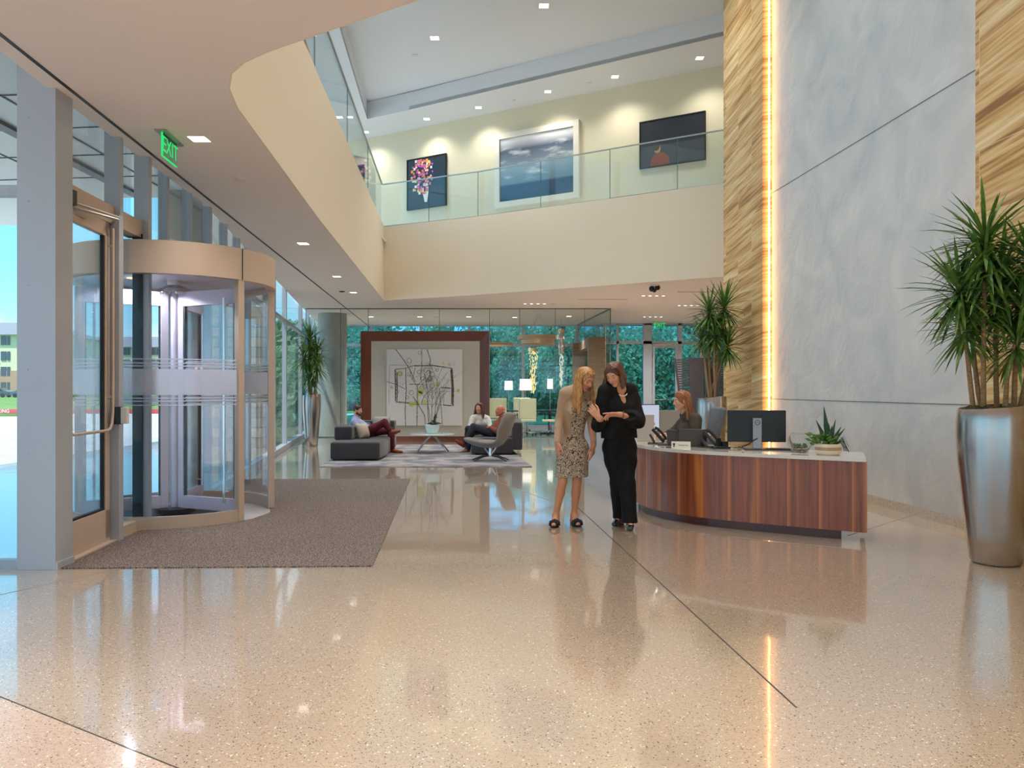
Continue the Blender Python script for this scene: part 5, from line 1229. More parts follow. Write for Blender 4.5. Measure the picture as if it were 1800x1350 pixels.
# ================================================================ PEOPLE
import openvdb as vdb
V = Vector
def sdf_mesh(prims, vox, cuts=(), base_k=.02):
    """prims: ('c', a, b, ra, rb[, k]) round cone, ('e', centre, axes, radii[, k]) ellipsoid, ('E', ...) carved out.
    cuts: (point, normal) keeps the side the normal points away from."""
    lo = np.full(3, 1e9); hi = np.full(3, -1e9)
    for p in prims:
        if p[0] == 'E': continue
        if p[0] == 'c': pts = [np.array(p[1]) - max(p[3], p[4]), np.array(p[2]) - max(p[3], p[4]), np.array(p[1]) + max(p[3], p[4]), np.array(p[2]) + max(p[3], p[4])]
        else: r = max(p[3]); pts = [np.array(p[1]) - r, np.array(p[1]) + r]
        for q in pts: lo = np.minimum(lo, q); hi = np.maximum(hi, q)
    lo -= 4*vox; hi += 4*vox
    n = np.ceil((hi - lo) / vox).astype(int) + 1
    G = np.full(n, .06, dtype=np.float32)
    ax = [lo[i] + vox*np.arange(n[i]) for i in range(3)]
    for p in prims:
        k = p[-1] if len(p) == 6 and p[0] == 'c' or len(p) == 5 and p[0] != 'c' else base_k
        if p[0] == 'c':
            a = np.array(p[1]); b = np.array(p[2]); m = max(p[3], p[4]) + k + 2*vox
            bl = np.minimum(a, b) - m; bh = np.maximum(a, b) + m
        else:
            c = np.array(p[1]); m = max(p[3]) + k + 2*vox; bl = c - m; bh = c + m
        i0 = np.maximum(0, np.floor((bl - lo)/vox).astype(int)); i1 = np.minimum(n, np.ceil((bh - lo)/vox).astype(int) + 1)
        if (i1 <= i0).any(): continue
        X, Y, Z = np.meshgrid(ax[0][i0[0]:i1[0]], ax[1][i0[1]:i1[1]], ax[2][i0[2]:i1[2]], indexing='ij')
        if p[0] == 'c':
            ab = b - a; L2 = max(1e-9, ab @ ab)
            t = np.clip(((X-a[0])*ab[0] + (Y-a[1])*ab[1] + (Z-a[2])*ab[2]) / L2, 0, 1)
            d = np.sqrt((X-a[0]-t*ab[0])**2 + (Y-a[1]-t*ab[1])**2 + (Z-a[2]-t*ab[2])**2) - (p[3] + (p[4]-p[3])*t)
        else:
            A = np.array([list(v) for v in p[2]]); r = np.array(p[3]); D = (X-c[0], Y-c[1], Z-c[2])
            q = [sum(A[i][j]*D[j] for j in range(3)) for i in range(3)]
            k0 = np.sqrt(sum((q[i]/r[i])**2 for i in range(3))); k1 = np.sqrt(sum((q[i]/r[i]**2)**2 for i in range(3))) + 1e-9
            d = k0*(k0-1)/k1
        S = G[i0[0]:i1[0], i0[1]:i1[1], i0[2]:i1[2]]
        if p[0] == 'E':
            d = -d; h = np.clip(.5 - .5*(S-d)/k, 0, 1); S[...] = S*(1-h) + d*h + k*h*(1-h)
        else:
            h = np.clip(.5 + .5*(S-d)/k, 0, 1); S[...] = S*(1-h) + d*h - k*h*(1-h)
    if cuts:
        X, Y, Z = np.meshgrid(*ax, indexing='ij')
        for (pt, nn) in cuts:
            nn = V(nn).normalized(); d = (X-pt[0])*nn.x + (Y-pt[1])*nn.y + (Z-pt[2])*nn.z
            G = np.maximum(G, d.astype(np.float32))
    g = vdb.FloatGrid(.06); g.copyFromArray(np.ascontiguousarray(G)); g.transform = vdb.createLinearTransform(voxelSize=vox)
    P, Q = g.convertToQuads(0.0)
    return P + lo, Q

def sdf_obj(name, prims, vox, m, parent=None, cuts=(), extra=None, loc=None, base_k=.02):
    P, Q = sdf_mesh(prims, vox, cuts, base_k)
    b = B(); b.v = [Vector(p) for p in P]; b.smooth = True
    for q in Q: b.face([int(i) for i in q][::-1])
    if extra:
        n = len(b.v); b.v += extra.v
        for f in extra.f: b.face([i + n for i in f])
    return b.build(name, m, parent, smooth=True, loc=loc)

skin = mat('skin', (222, 164, 134), .5); skin.node_tree.nodes['Principled BSDF'].inputs['Subsurface Weight'].default_value = .0
skin2 = mat('skin_tan', (212, 148, 116), .5); skin3 = mat('skin_ruddy', (204, 120, 92), .5)
eyew = mat('eye_white', (236, 230, 224), .2); iris = mat('iris_brown', (60, 40, 30), .2)
lipm = mat('lips', (186, 88, 84), .4); lipm2 = mat('lips_rose', (190, 110, 100), .4)

def frame_of(f, up=(0, 0, 1), roll=0):
    f = V(f).normalized(); u = V(up); u = (u - f*u.dot(f)).normalized(); l = u.cross(f)
    if roll: u2 = u*math.cos(roll) + l*math.sin(roll); l = l*math.cos(roll) - u*math.sin(roll); u = u2
    return l, f, u
def head_prims(c, fr, s=1.0, jaw=1.0):
    l, f, u = fr; W = lambda x, y, z: c + (l*x + f*y + u*z)*s
    A = (l, f, u); P = []
    e = lambda x, y, z, rx, ry, rz, k=.015: P.append(('e', W(x, y, z), A, (rx*s, ry*s, rz*s), k))
    cp = lambda a, b, r0, r1, k=.012: P.append(('c', W(*a), W(*b), r0*s, r1*s, k))
    e(0, -.014, .030, .074, .093, .086); e(0, .024, -.028, .058*jaw, .066, .080, .03)
    for q in (-1, 1):
        cp((q*.046*jaw, .0, -.055), (q*.012, .066, -.094), .024, .018, .02)
        e(q*.034, .060, -.026, .022, .020, .022, .012)
        e(q*.076, -.008, -.008, .009, .018, .030, .006)
    cp((-.030, .074, .026), (.030, .074, .026), .013, .013)
    cp((0, .080, .016), (0, .104, -.024), .008, .013, .008); cp((-.012, .092, -.026), (.012, .092, -.026), .008, .008, .006)
    cp((-.016, .080, -.056), (.016, .080, -.056), .012, .012, .01); cp((0, .070, -.096), (0, .072, -.094), .020, .018)
    for q in (-1, 1): P.append(('E', W(q*.031, .098, .006), A, (.014*s, .016*s, .009*s), .008))
    return P, W
def face_bits(body, c, fr, s=1.0, smile=False, brow=None, lips=None, closed=False, browm=None):
    l, f, u = fr; W = lambda x, y, z: c + (l*x + f*y + u*z)*s
    if not closed:
        m = B()
        for q in (-1, 1): m.ball(W(q*.031, .072, .006), .0125*s, 10, 8)
        m.build('eyes', eyew, body, smooth=True); m = B()
        for q in (-1, 1): m.ball(W(q*.031, .0808, .003), .0056*s, 8, 6)
        m.build('irises', iris, body, smooth=True)
    else:
        m = B()
        for q in (-1, 1): m.tube([W(q*.031 + x, .0835 - abs(x)*.3, .001 - (1-(x/.015)**2)*.004) for x in (-.015, -.008, 0, .008, .015)], .0022*s, 5)
        m.build('eyelashes', iris, body)
    m = B()
    for q in (-1, 1): m.tube([W(q*(.031 + x), .0875 - abs(x)*.25, .026 + .004*(1 - (x/.018)**2)) for x in (-.018, 0, .018)], [.002*s, .0035*s, .0018*s], 5)
    m.build('eyebrows', browm or iris, body)
    m = B(); z = -.056; cu = .006 if smile else .001
    m.tube([W(-.024, .082, z + cu), (W(-.012, .0905, z + .002)), W(0, .0925, z + .001), W(.012, .0905, z + .002), W(.024, .082, z + cu)], [.002*s, .0045*s, .005*s, .0045*s, .002*s], 6)
    m.tube([W(-.020, .082, z - .006 + cu), W(0, .0915, z - .010), W(.020, .082, z - .006 + cu)], [.002*s, .0055*s, .002*s], 6)
    m.build('lips', lips or lipm2, body)
    if smile:
        m = B(); m.tube([W(-.018, .086, z), W(0, .0935, z - .004), W(.018, .086, z)], [.001, .0035*s, .001], 6); m.build('teeth', whitep, body)

def hand_prims(w, d, pn, th, curl=(.35, .35, .35, .35), s=1.0, thumb_in=.4):
    """w wrist, d finger direction, pn palm normal (curl goes that way), th side of the thumb"""
    d = V(d).normalized(); pn = V(pn); pn = (pn - d*pn.dot(d)).normalized(); t = d.cross(pn)
    if t.dot(V(th)) < 0: t = -t
    P = []
    c = lambda a, b, r0, r1, k=.006: P.append(('c', a, b, r0*s, r1*s, k))
    c(w - d*.02, w + d*.02*s, .024, .024, .015)
    off = (.030, .010, -.010, -.029); ln = ((.040, .024, .020), (.045, .028, .021), (.041, .026, .020), (.032, .020, .017)); pl_ = (.088, .092, .088, .080)
    for i in range(4):
        k0 = w + d*.012*s + t*off[i]*.55*s; kn = w + (d*pl_[i] + t*off[i])*s
        c(k0, kn, .0150, .0115, .012)
        q = kn; ang = 0; dirn = d + t*off[i]*1.6; dirn.normalize()
        for j, L_ in enumerate(ln[i]):
            ang += curl[i] * (1.0 if j else .9); dv = (dirn*math.cos(ang) + pn*math.sin(ang)); q2 = q + dv*L_*s
            c(q, q2, .0092 - .0009*j, .0085 - .0009*j, .004); q = q2
    b0 = w + (d*.022 + t*.020 + pn*.004)*s; b1 = b0 + (d*.032 + t*.030 + pn*.012*thumb_in*2)*s; b2 = b1 + (d*.028 + t*.012 + pn*.02*thumb_in)*s; b3 = b2 + (d*.024 + t*.002 + pn*.02*thumb_in)*s
    c(b0, b1, .0145, .0115, .012); c(b1, b2, .0110, .0095, .004); c(b2, b3, .0095, .0080, .004)
    return P

def limb(a, b, r0, rm, r1, bulge=(0, 0, 0), t=.35, k=.03):
    a = V(a); b = V(b); m = a.lerp(b, t) + V(bulge); return [('c', a, m, r0, rm, k), ('c', m, b, rm, r1, k)]
def torso(J, inf=0.0, w=1.0, fat=1.0, bust=.0):
    """pelvis, belly, ribs, shoulders from the joints"""
    sl, sr, hl, hr = V(J['sl']), V(J['sr']), V(J['hl']), V(J['hr']); pc = (hl+hr)/2; nk = V(J['nk']); sc_ = (sl+sr)/2
    up = (sc_ - pc).normalized(); l = (sl-sr); l = (l - up*l.dot(up)).normalized(); f = l.cross(up)
    A = (l, f, up); h = (sc_ - pc).length
    P = [('e', pc + up*.02 - f*.015, A, (.165*w+inf, .115*fat+inf, .12+inf), .05), ('e', pc + up*h*.38, A, (.130*w*fat+inf, .100*fat+inf, .15+inf), .06),
         ('e', pc + up*h*.70, A, (.145*w+inf, .108*fat+inf, .17+inf), .06), ('c', sr.lerp(sl, .12) - up*.005, sl.lerp(sr, .12) - up*.005, .052+inf, .052+inf, .04),
         ('c', sr.lerp(nk, .2), nk, .040+inf, .050+inf, .05), ('c', sl.lerp(nk, .2), nk, .040+inf, .050+inf, .05)]
    if bust:
        for q in (-1, 1): P.append(('e', pc + up*h*.70 + f*.075 + l*q*.066, A, (.062+inf, .055*bust+inf, .060+inf), .04))
    return P, A, pc, h
def arm(J, S, inf=0.0, w=1.0, k=.03):
    s, e, wr = V(J['s'+S]), V(J['e'+S]), V(J['w'+S])
    return limb(s, e, .050*w+inf, .045*w+inf, .036*w+inf, k=k) + limb(e, wr, .037*w+inf, .036*w+inf, .024+inf*.8, k=k)
def leg(J, S, inf=0.0, w=1.0):
    h, kn, an = V(J['h'+S]), V(J['k'+S]), V(J['a'+S])
    back = V(J.get('back', (0, .02, 0)))
    return limb(h, kn, .088*w+inf, .076*w+inf, .054*w+inf, k=.05) + limb(kn, an, .054*w+inf, .054*w+inf, .034*w+inf, back, .32, k=.03)
def foot(J, S):
    an, to = V(J['a'+S]), V(J['t'+S]); d = (to-an); d.z = 0; d.normalize(); z0 = to.z
    heel = an - d*.035; heel.z = z0 + .010
    mid = heel.lerp(to, .6); mid.z = z0 + .016
    return [('c', an, heel, .033, .028, .02), ('c', an, mid, .032, .024, .03), ('c', heel, mid, .028, .026, .03), ('c', mid, to, .030, .020, .02), ('c', mid + d.cross(V((0,0,1)))*.016, to + d.cross(V((0,0,1)))*.012, .02, .014, .02)]

def strands(fr, c, s, n, length, part=0.0, yfront=.066, spread=.02, r=.0075, clamp=.03, wave=.012, out=.012, seed=1, fall=(0, 0, -1), taper=.45, a=.083, cz=.106):
    l, f, u = fr; rnd = random.Random(seed); m = B(); fall = V(fall).normalized()
    W = lambda x, y, z: c + (l*x + f*y + u*z)*s
    for i in range(n):
        sd = 1 if i % 2 else -1; y0 = yfront - (yfront + .10) * ((i//2) / max(1, n//2 - 1)) + rnd.uniform(-.006, .006)
        pts = []; off = rnd.uniform(0, .008)
        for j in range(6):
            ph = math.radians(4 + j*19); yy = y0 if y0 < clamp else y0 + (clamp - y0)*min(1, j/2.6)
            rad = math.sqrt(max(.08, 1 - ((yy + .012)/.108)**2)) if True else 1
            pts.append(W(part*(1-j/5) + sd*(a+off)*math.sin(ph)*max(rad, .5), yy*1.02, .012 + (cz-.010+off)*math.cos(ph)*rad))
        p = pts[-1]; dirn = (fall + (l*sd*out*8 - f*.10)*.4).normalized(); L_ = length*rnd.uniform(.86, 1.05); ph0 = rnd.uniform(0, 6.28); k = 7
        tgt = l*sd*rnd.uniform(.0, 1)*spread + f*rnd.uniform(-1, 1)*spread*.5
        for j in range(1, k+1):
            t = j/k; p = p + (dirn*(1-t) + fall*t).normalized() * L_/k + tgt/k + l*math.sin(ph0 + t*5)*wave/k*2
            pts.append(p.copy())
        nn_ = len(pts); m.tube(pts, [r*(1 - (1-taper)*max(0, (j-6)/(nn_-6))) if j else r*.6 for j in range(nn_)], 6)
    return m
def cap(fr, c, s, a=.080, b=.100, cz=.094):
    l, f, u = fr; W = lambda x, y, z: c + (l*x + f*y + u*z)*s
    return [('e', W(0, -.018, .026), (l, f, u), (a*s, b*s, cz*s), .01), ('e', W(0, -.045, -.03), (l, f, u), (.074*s, .07*s, .10*s), .03), ('E', W(0, .105, -.035), (l, f, u), (.070*s, .085*s, .098*s), .01)]
def hairmat(name, c1, c2):
    m = mat(name, c1, .38, spec=.6); noisy(m, 30, .3, 3, (3, 3, .5), col2=c2, lo=.35, hi=.65); return m

# ---------------------------------------------------------------- blonde woman in a patterned dress
J = dict(sr=AT(992, 692, 8.12), sl=AT(1032, 693, 8.24), nk=AT(1015, 687, 8.18), er=AT(983, 738, 8.14), el=AT(1040, 746, 8.20), wr=AT(979.5, 777, 8.00), wl=AT(1043, 783, 8.08),
         hr=AT(995, 785, 8.2), hl=AT(1018, 786, 8.24), kr=AT(989, 846, 8.16), kl=AT(1014, 848, 8.2), ar=AT(977, 908, 8.20), al=AT(1009, 907, 8.24), back=(0, .015, 0))
J['tr'] = V((AT(974, 920, 8.04).x, 8.05, .028)); J['tl'] = V((AT(1016, 920, 8.12).x, 8.10, .028)); J['ar'].z = .095; J['al'].z = .095
fr = frame_of((.50, -.66, -.50), roll=.10); hc = AT(1029, 666, 8.12); VX = .0055
hp, W_ = head_prims(hc, fr, .98, .92); tp, TA, pc, th_ = torso(J, 0, .86, .88, .85)
prims = tp + arm(J, 'r', 0, .84) + arm(J, 'l', 0, .84) + leg(J, 'r', 0, .82) + leg(J, 'l', 0, .82) + foot(J, 'r') + foot(J, 'l') + hp + [('c', hc + (fr[1]*-.02 + fr[2]*-.05), J['nk'], .046, .050, .02)]
prims += hand_prims(J['wr'], (.0, -.12, -1), (.5, .2, 0), (0, -1, .0), (.22, .3, .34, .38), .95) + hand_prims(J['wl'], (-.12, -.10, -1), (-.5, .3, 0), (0, -1, 0), (.22, .28, .34, .4), .95)
w1 = sdf_obj('person', prims, VX, skin2, loc=(.62, 8.2, 0)); tag(w1, 'woman with long blonde hair in a tan cardigan and patterned dress, looking down smiling', 'person')
face_bits(w1, hc, fr, .98, smile=True, lips=lipm, closed=True, browm=mat('brow_brown', (110, 76, 50), .7))
blonde = hairmat('blonde_hair', (214, 168, 108), (166, 112, 62))
st = strands(fr, hc, 1.0, 150, .34, part=.0, spread=.05, seed=3, r=.0085, clamp=.022, wave=.016, out=.010, fall=(.0, -.10, -1))
sdf_obj('hair', cap(fr, hc, 1.0), .006, blonde, w1, extra=st)
# dress
dressm = bpy.data.materials.new('patterned_dress'); dressm.use_nodes = True; t = dressm.node_tree; p_ = t.nodes['Principled BSDF']
tcn = t.nodes.new('ShaderNodeTexCoord'); vn = t.nodes.new('ShaderNodeTexNoise'); vn.inputs['Scale'].default_value = 55; vn.inputs['Detail'].default_value = 2; vn.inputs['Distortion'].default_value = 1.8
r_ = t.nodes.new('ShaderNodeValToRGB'); r_.color_ramp.interpolation = 'CONSTANT'; E_ = r_.color_ramp.elements; E_[0].color = (*lin((46, 38, 36)), 1); E_[1].position = .47; E_[1].color = (*lin((214, 198, 176)), 1); x_ = E_.new(.60); x_.color = (*lin((140, 108, 88)), 1)
t.links.new(tcn.outputs['Object'], vn.inputs[0]); t.links.new(vn.outputs[0], r_.inputs[0]); t.links.new(r_.outputs[0], p_.inputs['Base Color']); p_.inputs['Roughness'].default_value = .8
dp, _, _, _ = torso(J, .014, .86, .88, .85)
hem = AT(1005, 838, 8.18)
for q in (-1, -.4, .4, 1): dp.append(('c', pc + V((q*.062, 0, -.02)), V((AT(1004, 838, 8.2).x + q*.074, 8.19, hem.z - .1)), .108, .094, .04))
sdf_obj('dress', dp[:3] + dp[6:] + [('c', V(J['sr']).lerp(J['nk'], .45), pc + V((0,0,.30)), .055, .09, .05), ('c', V(J['sl']).lerp(J['nk'], .45), pc + V((0,0,.30)), .055, .09, .05)], VX, dressm, w1, cuts=[((0, 0, hem.z), (0, .0, -1)), ((0, 0, V(J['nk']).z - .045), (0, 0, 1))])
# cardigan
cardm = noisy(mat('tan_cardigan', (186, 156, 128), .9, sheen=.3), 160, .12, 2)
cp_, _, _, _ = torso(J, .018, .86, .88, .6)
for S, wv in (('r', .030), ('l', .030)): cp_ += arm(J, S, .011, .84, .015)
cen = pc + TA[2]*th_*.6 + TA[1]*.185
sdf_obj('cardigan', cp_ + [('E', cen + TA[0]*.02, TA, (.132, .16, .42), .01), ('E', V(J['nk']) + TA[1]*.05 + V((0,0,.03)), TA, (.07, .09, .07), .01), ('E', V(J['wr']) + V((0, 0, -.045)), TA, (.05, .06, .045), .004), ('E', V(J['wl']) + V((0, 0, -.045)), TA, (.05, .06, .045), .004), ('E', V((pc.x, pc.y, pc.z + .02)), TA, (.118, .3, .16), .01)], VX, cardm, w1)
blk = mat('black_suede', (26, 24, 26), .8)
for S in 'rl':
    to, an = V(J['t'+S]), V(J['a'+S]); d = (to-an); d.z = 0; d.normalize(); lf = d.cross(V((0,0,1)))
    m = B(); hl = an - d*.06; hl.z = 0
    ol = [(hl + d*(.0)) + lf*.026, hl + d*.08 + lf*.026, hl + d*.19 + lf*.043, hl + d*.245 + lf*.022, hl + d*.245 - lf*.022, hl + d*.19 - lf*.043, hl + d*.08 - lf*.026, hl - lf*.026]
    m.prism([(q.x, q.y) for q in ol], .003, .020)
    sh = m.build('sandal_sole', blk, w1, bevel=.004)
    c0 = hl + d*.165
    B().tube([c0 + lf*.046 + V((0,0,.015)), c0 + lf*.040 + V((0,0,.045)), c0 + V((0,0,.062)), c0 - lf*.040 + V((0,0,.045)), c0 - lf*.046 + V((0,0,.015))], [.014,.020,.022,.020,.014], 8).tube([c0 + d*.03 + lf*.046 + V((0,0,.015)), c0 + d*.03 + lf*.038 + V((0,0,.040)), c0 + d*.03 + V((0,0,.052)), c0 + d*.03- lf*.038 + V((0,0,.040)), c0 + d*.03- lf*.046 + V((0,0,.015))], [.012,.018,.02,.018,.012], 8).build('sandal_strap', blk, w1, smooth=True)

# ---------------------------------------------------------------- woman in black
J = dict(sr=AT(1063, 688, 8.02), sl=AT(1108, 686, 8.14), nk=AT(1087, 681, 8.08), er=AT(1056, 739, 8.02), el=AT(1119, 738, 8.06), wr=AT(1052, 734, 7.86), wl=AT(1089, 728.5, 7.84),
         hr=AT(1076, 788, 8.14), hl=AT(1102, 788, 8.14), kr=AT(1086, 850, 8.12), kl=AT(1103, 850, 8.04), ar=AT(1091, 905, 8.24), al=AT(1107, 912, 7.98), back=(0, .012, 0))
J['ar'].z = .09; J['al'].z = .09; J['tr'] = V((AT(1079, 915, 8.2).x, 8.12, .022)); J['tl'] = V((AT(1109, 930, 7.86).x, 7.86, .022))
fr = frame_of((-.42, -.72, -.46), roll=-.12); hc = AT(1079, 658, 8.02)
hp, W_ = head_prims(hc, fr, 1.0, 1.06); tp, TA, pc, th_ = torso(J, 0, .98, 1.05, 1.1)
prims = tp + arm(J, 'r') + arm(J, 'l') + leg(J, 'r') + leg(J, 'l') + foot(J, 'r') + foot(J, 'l') + hp + [('c', hc + (fr[1]*-.02 + fr[2]*-.05), J['nk'], .050, .056, .02)]
prims += hand_prims(J['wl'], (-1, -.05, .0), (.1, -.45, -.9), (0, -.8, .6), (.05, .42, .5, .55), .98, .2)
prims += hand_prims(J['wr'], (-.50, -.12, .60), (-.15, .85, .15), (.5, .2, .8), (.42, .55, .6, .62), .98, .9)
w2 = sdf_obj('person', prims, VX, skin, loc=(1.13, 8.08, 0)); tag(w2, 'woman in black bell sleeved blouse and trousers pointing at a phone', 'person')
face_bits(w2, hc, fr, 1.0, smile=True, closed=True)
brown = hairmat('auburn_hair', (118, 66, 42), (70, 38, 28))
st = strands(fr, hc, 1.02, 120, .14, part=.02, spread=.03, seed=5, r=.009, clamp=.025, out=.03, wave=.015)
sdf_obj('hair', cap(fr, hc, 1.02, .083, .102, .096), .006, brown, w2, extra=st)
blackf = noisy(mat('black_crepe', (20, 19, 21), .8, spec=.3), 8, .3, 4, bump=.1)
bp_, _, _, _ = torso(J, .020, .98, 1.05, 1.1)
hz = AT(1090, 770, 8.1).z
bp_ += limb(J['sr'], J['er'], .072, .070, .078) + [('c', J['er'], AT(1051, 748, 7.98), .075, .070, .03)]
bp_ += limb(J['sl'], J['el'], .074, .078, .088) + [('c', J['el'], AT(1108, 736, 7.95), .080, .085, .03), ('c', AT(1112, 738, 7.98), AT(1126, 746, 8.0), .055, .035, .04)]
for q in (-1, 0, 1): bp_.append(('c', pc + TA[0]*q*.10 + TA[2]*.16, pc + TA[0]*q*.105 - TA[2]*.10, .095, .108, .05))
nk = V(J['nk'])
sdf_obj('blouse', bp_ + [('E', nk + TA[1]*.10 - TA[2]*.005, TA, (.062, .10, .065), .01), ('E', nk + TA[1]*.13 - TA[2]*.07, TA, (.042, .09, .085), .01), ('E', V(J['wl']) + V((.10, .0, -.015)), (V((1,0,0)), V((0,1,0)), V((0,0,1))), (.10, .065, .045), .01)], VX, blackf, w2, cuts=[((0, 0, hz), (0, 0, -1))])
tr = leg(J, 'r', .014) + leg(J, 'l', .014)
for S in 'rl':
    a_, k_ = V(J['a'+S]), V(J['k'+S]); tr += [('c', k_, a_ + V((0, .01, -.03)), .078, .074, .03), ('c', a_, a_ - V((0,0,.02)), .072, .078, .02)]
tr += [('e', pc + TA[2]*.06, TA, (.165, .125, .17), .05)]
sdf_obj('trousers', tr, .007, blackf, w2, cuts=[((0, 0, .065), (0, 0, -1))])
for S in 'rl':
    to, an = V(J['t'+S]), V(J['a'+S]); fp_ = foot(J, S)
    fp_ = [(q[0], q[1], q[2], q[3]+.006, q[4]+.006, q[5]) for q in fp_[2:]]
    d = (to-an); d.z = 0; d.normalize(); sdf_obj('shoe', fp_ + [('E', an + d*.045 + V((0,0,-.02)), (d, d.cross(V((0,0,1))), V((0,0,1))), (.055, .030, .05), .006)], .005, mat('black_patent', (16, 16, 18), .15, coat=1) if S == 'r' else MT['black_patent'], w2, cuts=[((0, 0, .004), (0, 0, -1))])
m = B()
for i in range(13):
    a = math.pi*(.12 + .76*i/12); p = nk + TA[0]*.066*math.cos(a) + TA[1]*(.055 + .040*math.sin(a)) - TA[2]*(.025 + .055*math.sin(a)); m.ball(p, .008 if i % 2 else .006, 8, 6, (1, .7, 1))
m.build('necklace', mat('pearl', (240, 226, 214), .2, coat=1), w2, smooth=True)
wr = V(J['wl']) + V((.035, 0, -.002)); m = B(); m.tube([wr + V((0, .033*math.cos(a), .033*math.sin(a))) for a in [i*.5236 for i in range(13)]], .0055, 6); m.build('bracelet', mat('bracelet_gold', (170, 120, 60), .3, .8), w2)
ph_ = thing('smartphone', 'brown cased smartphone held between the two standing women', 'phone', AT(1044, 720, 7.84)); pz = V((-.50, -.12, .72)).normalized(); py_ = V((-.15, .85, .15)); py_ = (py_ - pz*py_.dot(pz)).normalized(); px_ = py_.cross(pz)
M = Matrix((px_, py_, pz)).transposed().to_4x4(); M.translation = V(J['wr']) + pz*.108 + py_*.030
B().box((-.037, -.005, -.07), (.037, .005, .07)).xf(M).build('case', mat('phone_case', (150, 122, 104), .5), ph_, bevel=.004); B().box((-.033, .005, -.066), (.033, .0065, .066)).xf(M).build('screen', mat('phone_glass', (60, 66, 76), .1), ph_)
B().box((-.028, -.007, .035), (-.004, -.005, .06)).xf(M).build('camera_bump', blackm, ph_)

# ---------------------------------------------------------------- receptionist
J = dict(sl=AT(1224, 738, 9.60), sr=V((2.18, 9.93, 1.03)), nk=V((2.135, 9.76, 1.09)), el=AT(1222, 768, 9.55), er=V((2.0, 9.98, .84)), wl=AT(1183, 765, 9.58), wr=V((1.88, 9.90, .83)),
         hl=V((2.16, 9.67, .60)), hr=V((2.16, 9.86, .60)), kl=V((1.74, 9.66, .58)), kr=V((1.74, 9.87, .58)), al=V((1.78, 9.68, .11)), ar=V((1.78, 9.86, .11)), tl=V((1.62, 9.68, .03)), tr=V((1.62, 9.86, .03)), back=(.02, 0, 0))
fr = frame_of((-.96, -.12, -.20)); hc = V((2.07, 9.72, 1.262))
hp, W_ = head_prims(hc, fr, .98, .9); tp, TA, pc, th_ = torso(J, 0, .9, .92, .9)
prims = tp + arm(J, 'r', 0, .9) + arm(J, 'l', 0, .9) + leg(J, 'r', 0, .9) + leg(J, 'l', 0, .9) + foot(J, 'r') + foot(J, 'l') + hp + [('c', hc + (fr[1]*-.02 + fr[2]*-.05), J['nk'], .046, .05, .02)]
prims += hand_prims(J['wl'], (-1, 0, -.12), (-.1, 0, -1), (0, .9, 0), (.25,)*4, .95) + hand_prims(J['wr'], (-1, 0, -.12), (-.1, 0, -1), (0, -.9, 0), (.25,)*4, .95)
w3 = sdf_obj('person', prims, .006, skin, loc=(2.16, 9.76, 0)); tag(w3, 'seated receptionist in profile with auburn hair and dark olive blouse', 'person')
face_bits(w3, hc, fr, .98, browm=mat('brow_dark', (90, 56, 40), .7))
ginger = hairmat('ginger_hair', (172, 112, 66), (124, 74, 42))
st = strands(fr, hc, 1.02, 130, .23, part=.0, spread=.02, seed=9, r=.0085, clamp=-.012, out=.006, fall=(.12, 0, -1))
sdf_obj('hair', cap(fr, hc, 1.02), .006, ginger, w3, extra=st)
olive = noisy(mat('olive_blouse', (74, 68, 58), .85), 60, .15)
bp_, _, _, _ = torso(J, .020, .9, .92, .9)
for S in 'rl': bp_ += limb(J['s'+S], J['e'+S], .066, .062, .058) + limb(J['e'+S], V(J['e'+S]).lerp(J['w'+S], .55), .056, .05, .045)
sdf_obj('blouse', bp_ + [('E', V(J['nk']) + V((-.03, 0, .035)), TA, (.065, .075, .05), .01)], .006, olive, w3, cuts=[((0,0,.52), (0,0,-1))])
sdf_obj('trousers', leg(J, 'r', .014, .9) + leg(J, 'l', .014, .9) + [('e', pc, TA, (.165, .125, .12), .05)], .008, blackf, w3)

# ---------------------------------------------------------------- three people in the lounge
def seated(label, J, hc, fr, skinm, topm, botm, shoem, hairf, s=1.0, w=1.0, fat=1.0, bust=0, sleeve=1.0, socks=None, soles=None, beard=None, tname='shirt', hands=None, browm=None, jaw=1.0):
    tp, TA, pc, th_ = torso(J, 0, w, fat, bust); hp, _ = head_prims(hc, fr, s, jaw)
    prims = tp + arm(J, 'r') + arm(J, 'l') + leg(J, 'r') + leg(J, 'l') + foot2(J, 'r') + foot2(J, 'l') + hp + [('c', hc + (fr[1]*-.02 + fr[2]*-.05), J['nk'], .052, .056, .02)]
    for S in 'rl': prims += hand_prims(J['w'+S], *hands[S])
    o = sdf_obj('person', prims, .0085, skinm, loc=tuple(pc * 1)); tag(o, label, 'person')
    face_bits(o, hc, fr, s, browm=browm)
    bp_, _, _, _ = torso(J, .018, w, fat, bust)
    for S in 'rl': bp_ += limb(J['s'+S], J['e'+S], .066, .062, .056) + limb(J['e'+S], V(J['e'+S]).lerp(J['w'+S], sleeve), .054, .05, .042)
    sdf_obj(tname, bp_ + [('E', V(J['nk']) + V((0,0,.05)) + fr[1]*.03, TA, (.06, .07, .05), .01)], .009, topm, o, cuts=[(tuple(pc + TA[2]*-.02), tuple(-TA[2]))])
    sdf_obj('trousers', leg(J, 'r', .016) + leg(J, 'l', .016) + [('e', pc - TA[2]*.01, TA, (.175*w, .13*fat, .125), .05)] , .009, botm, o)
    for S in 'rl':
        an, to = V(J['a'+S]), V(J['t'+S]); sdf_obj('shoe', [(q[0], q[1], q[2], q[3]+.007, q[4]+.007, q[5]) for q in foot2(J, S)[1:]], .008, shoem, o)
        if socks: m = B(); q = V(J['k'+S]); d = (q - an).normalized(); m.tube([an, an + d*.09], .046, 10); m.build('sock', socks, o)
    if hairf: hairf(o)
    return o, TA, pc
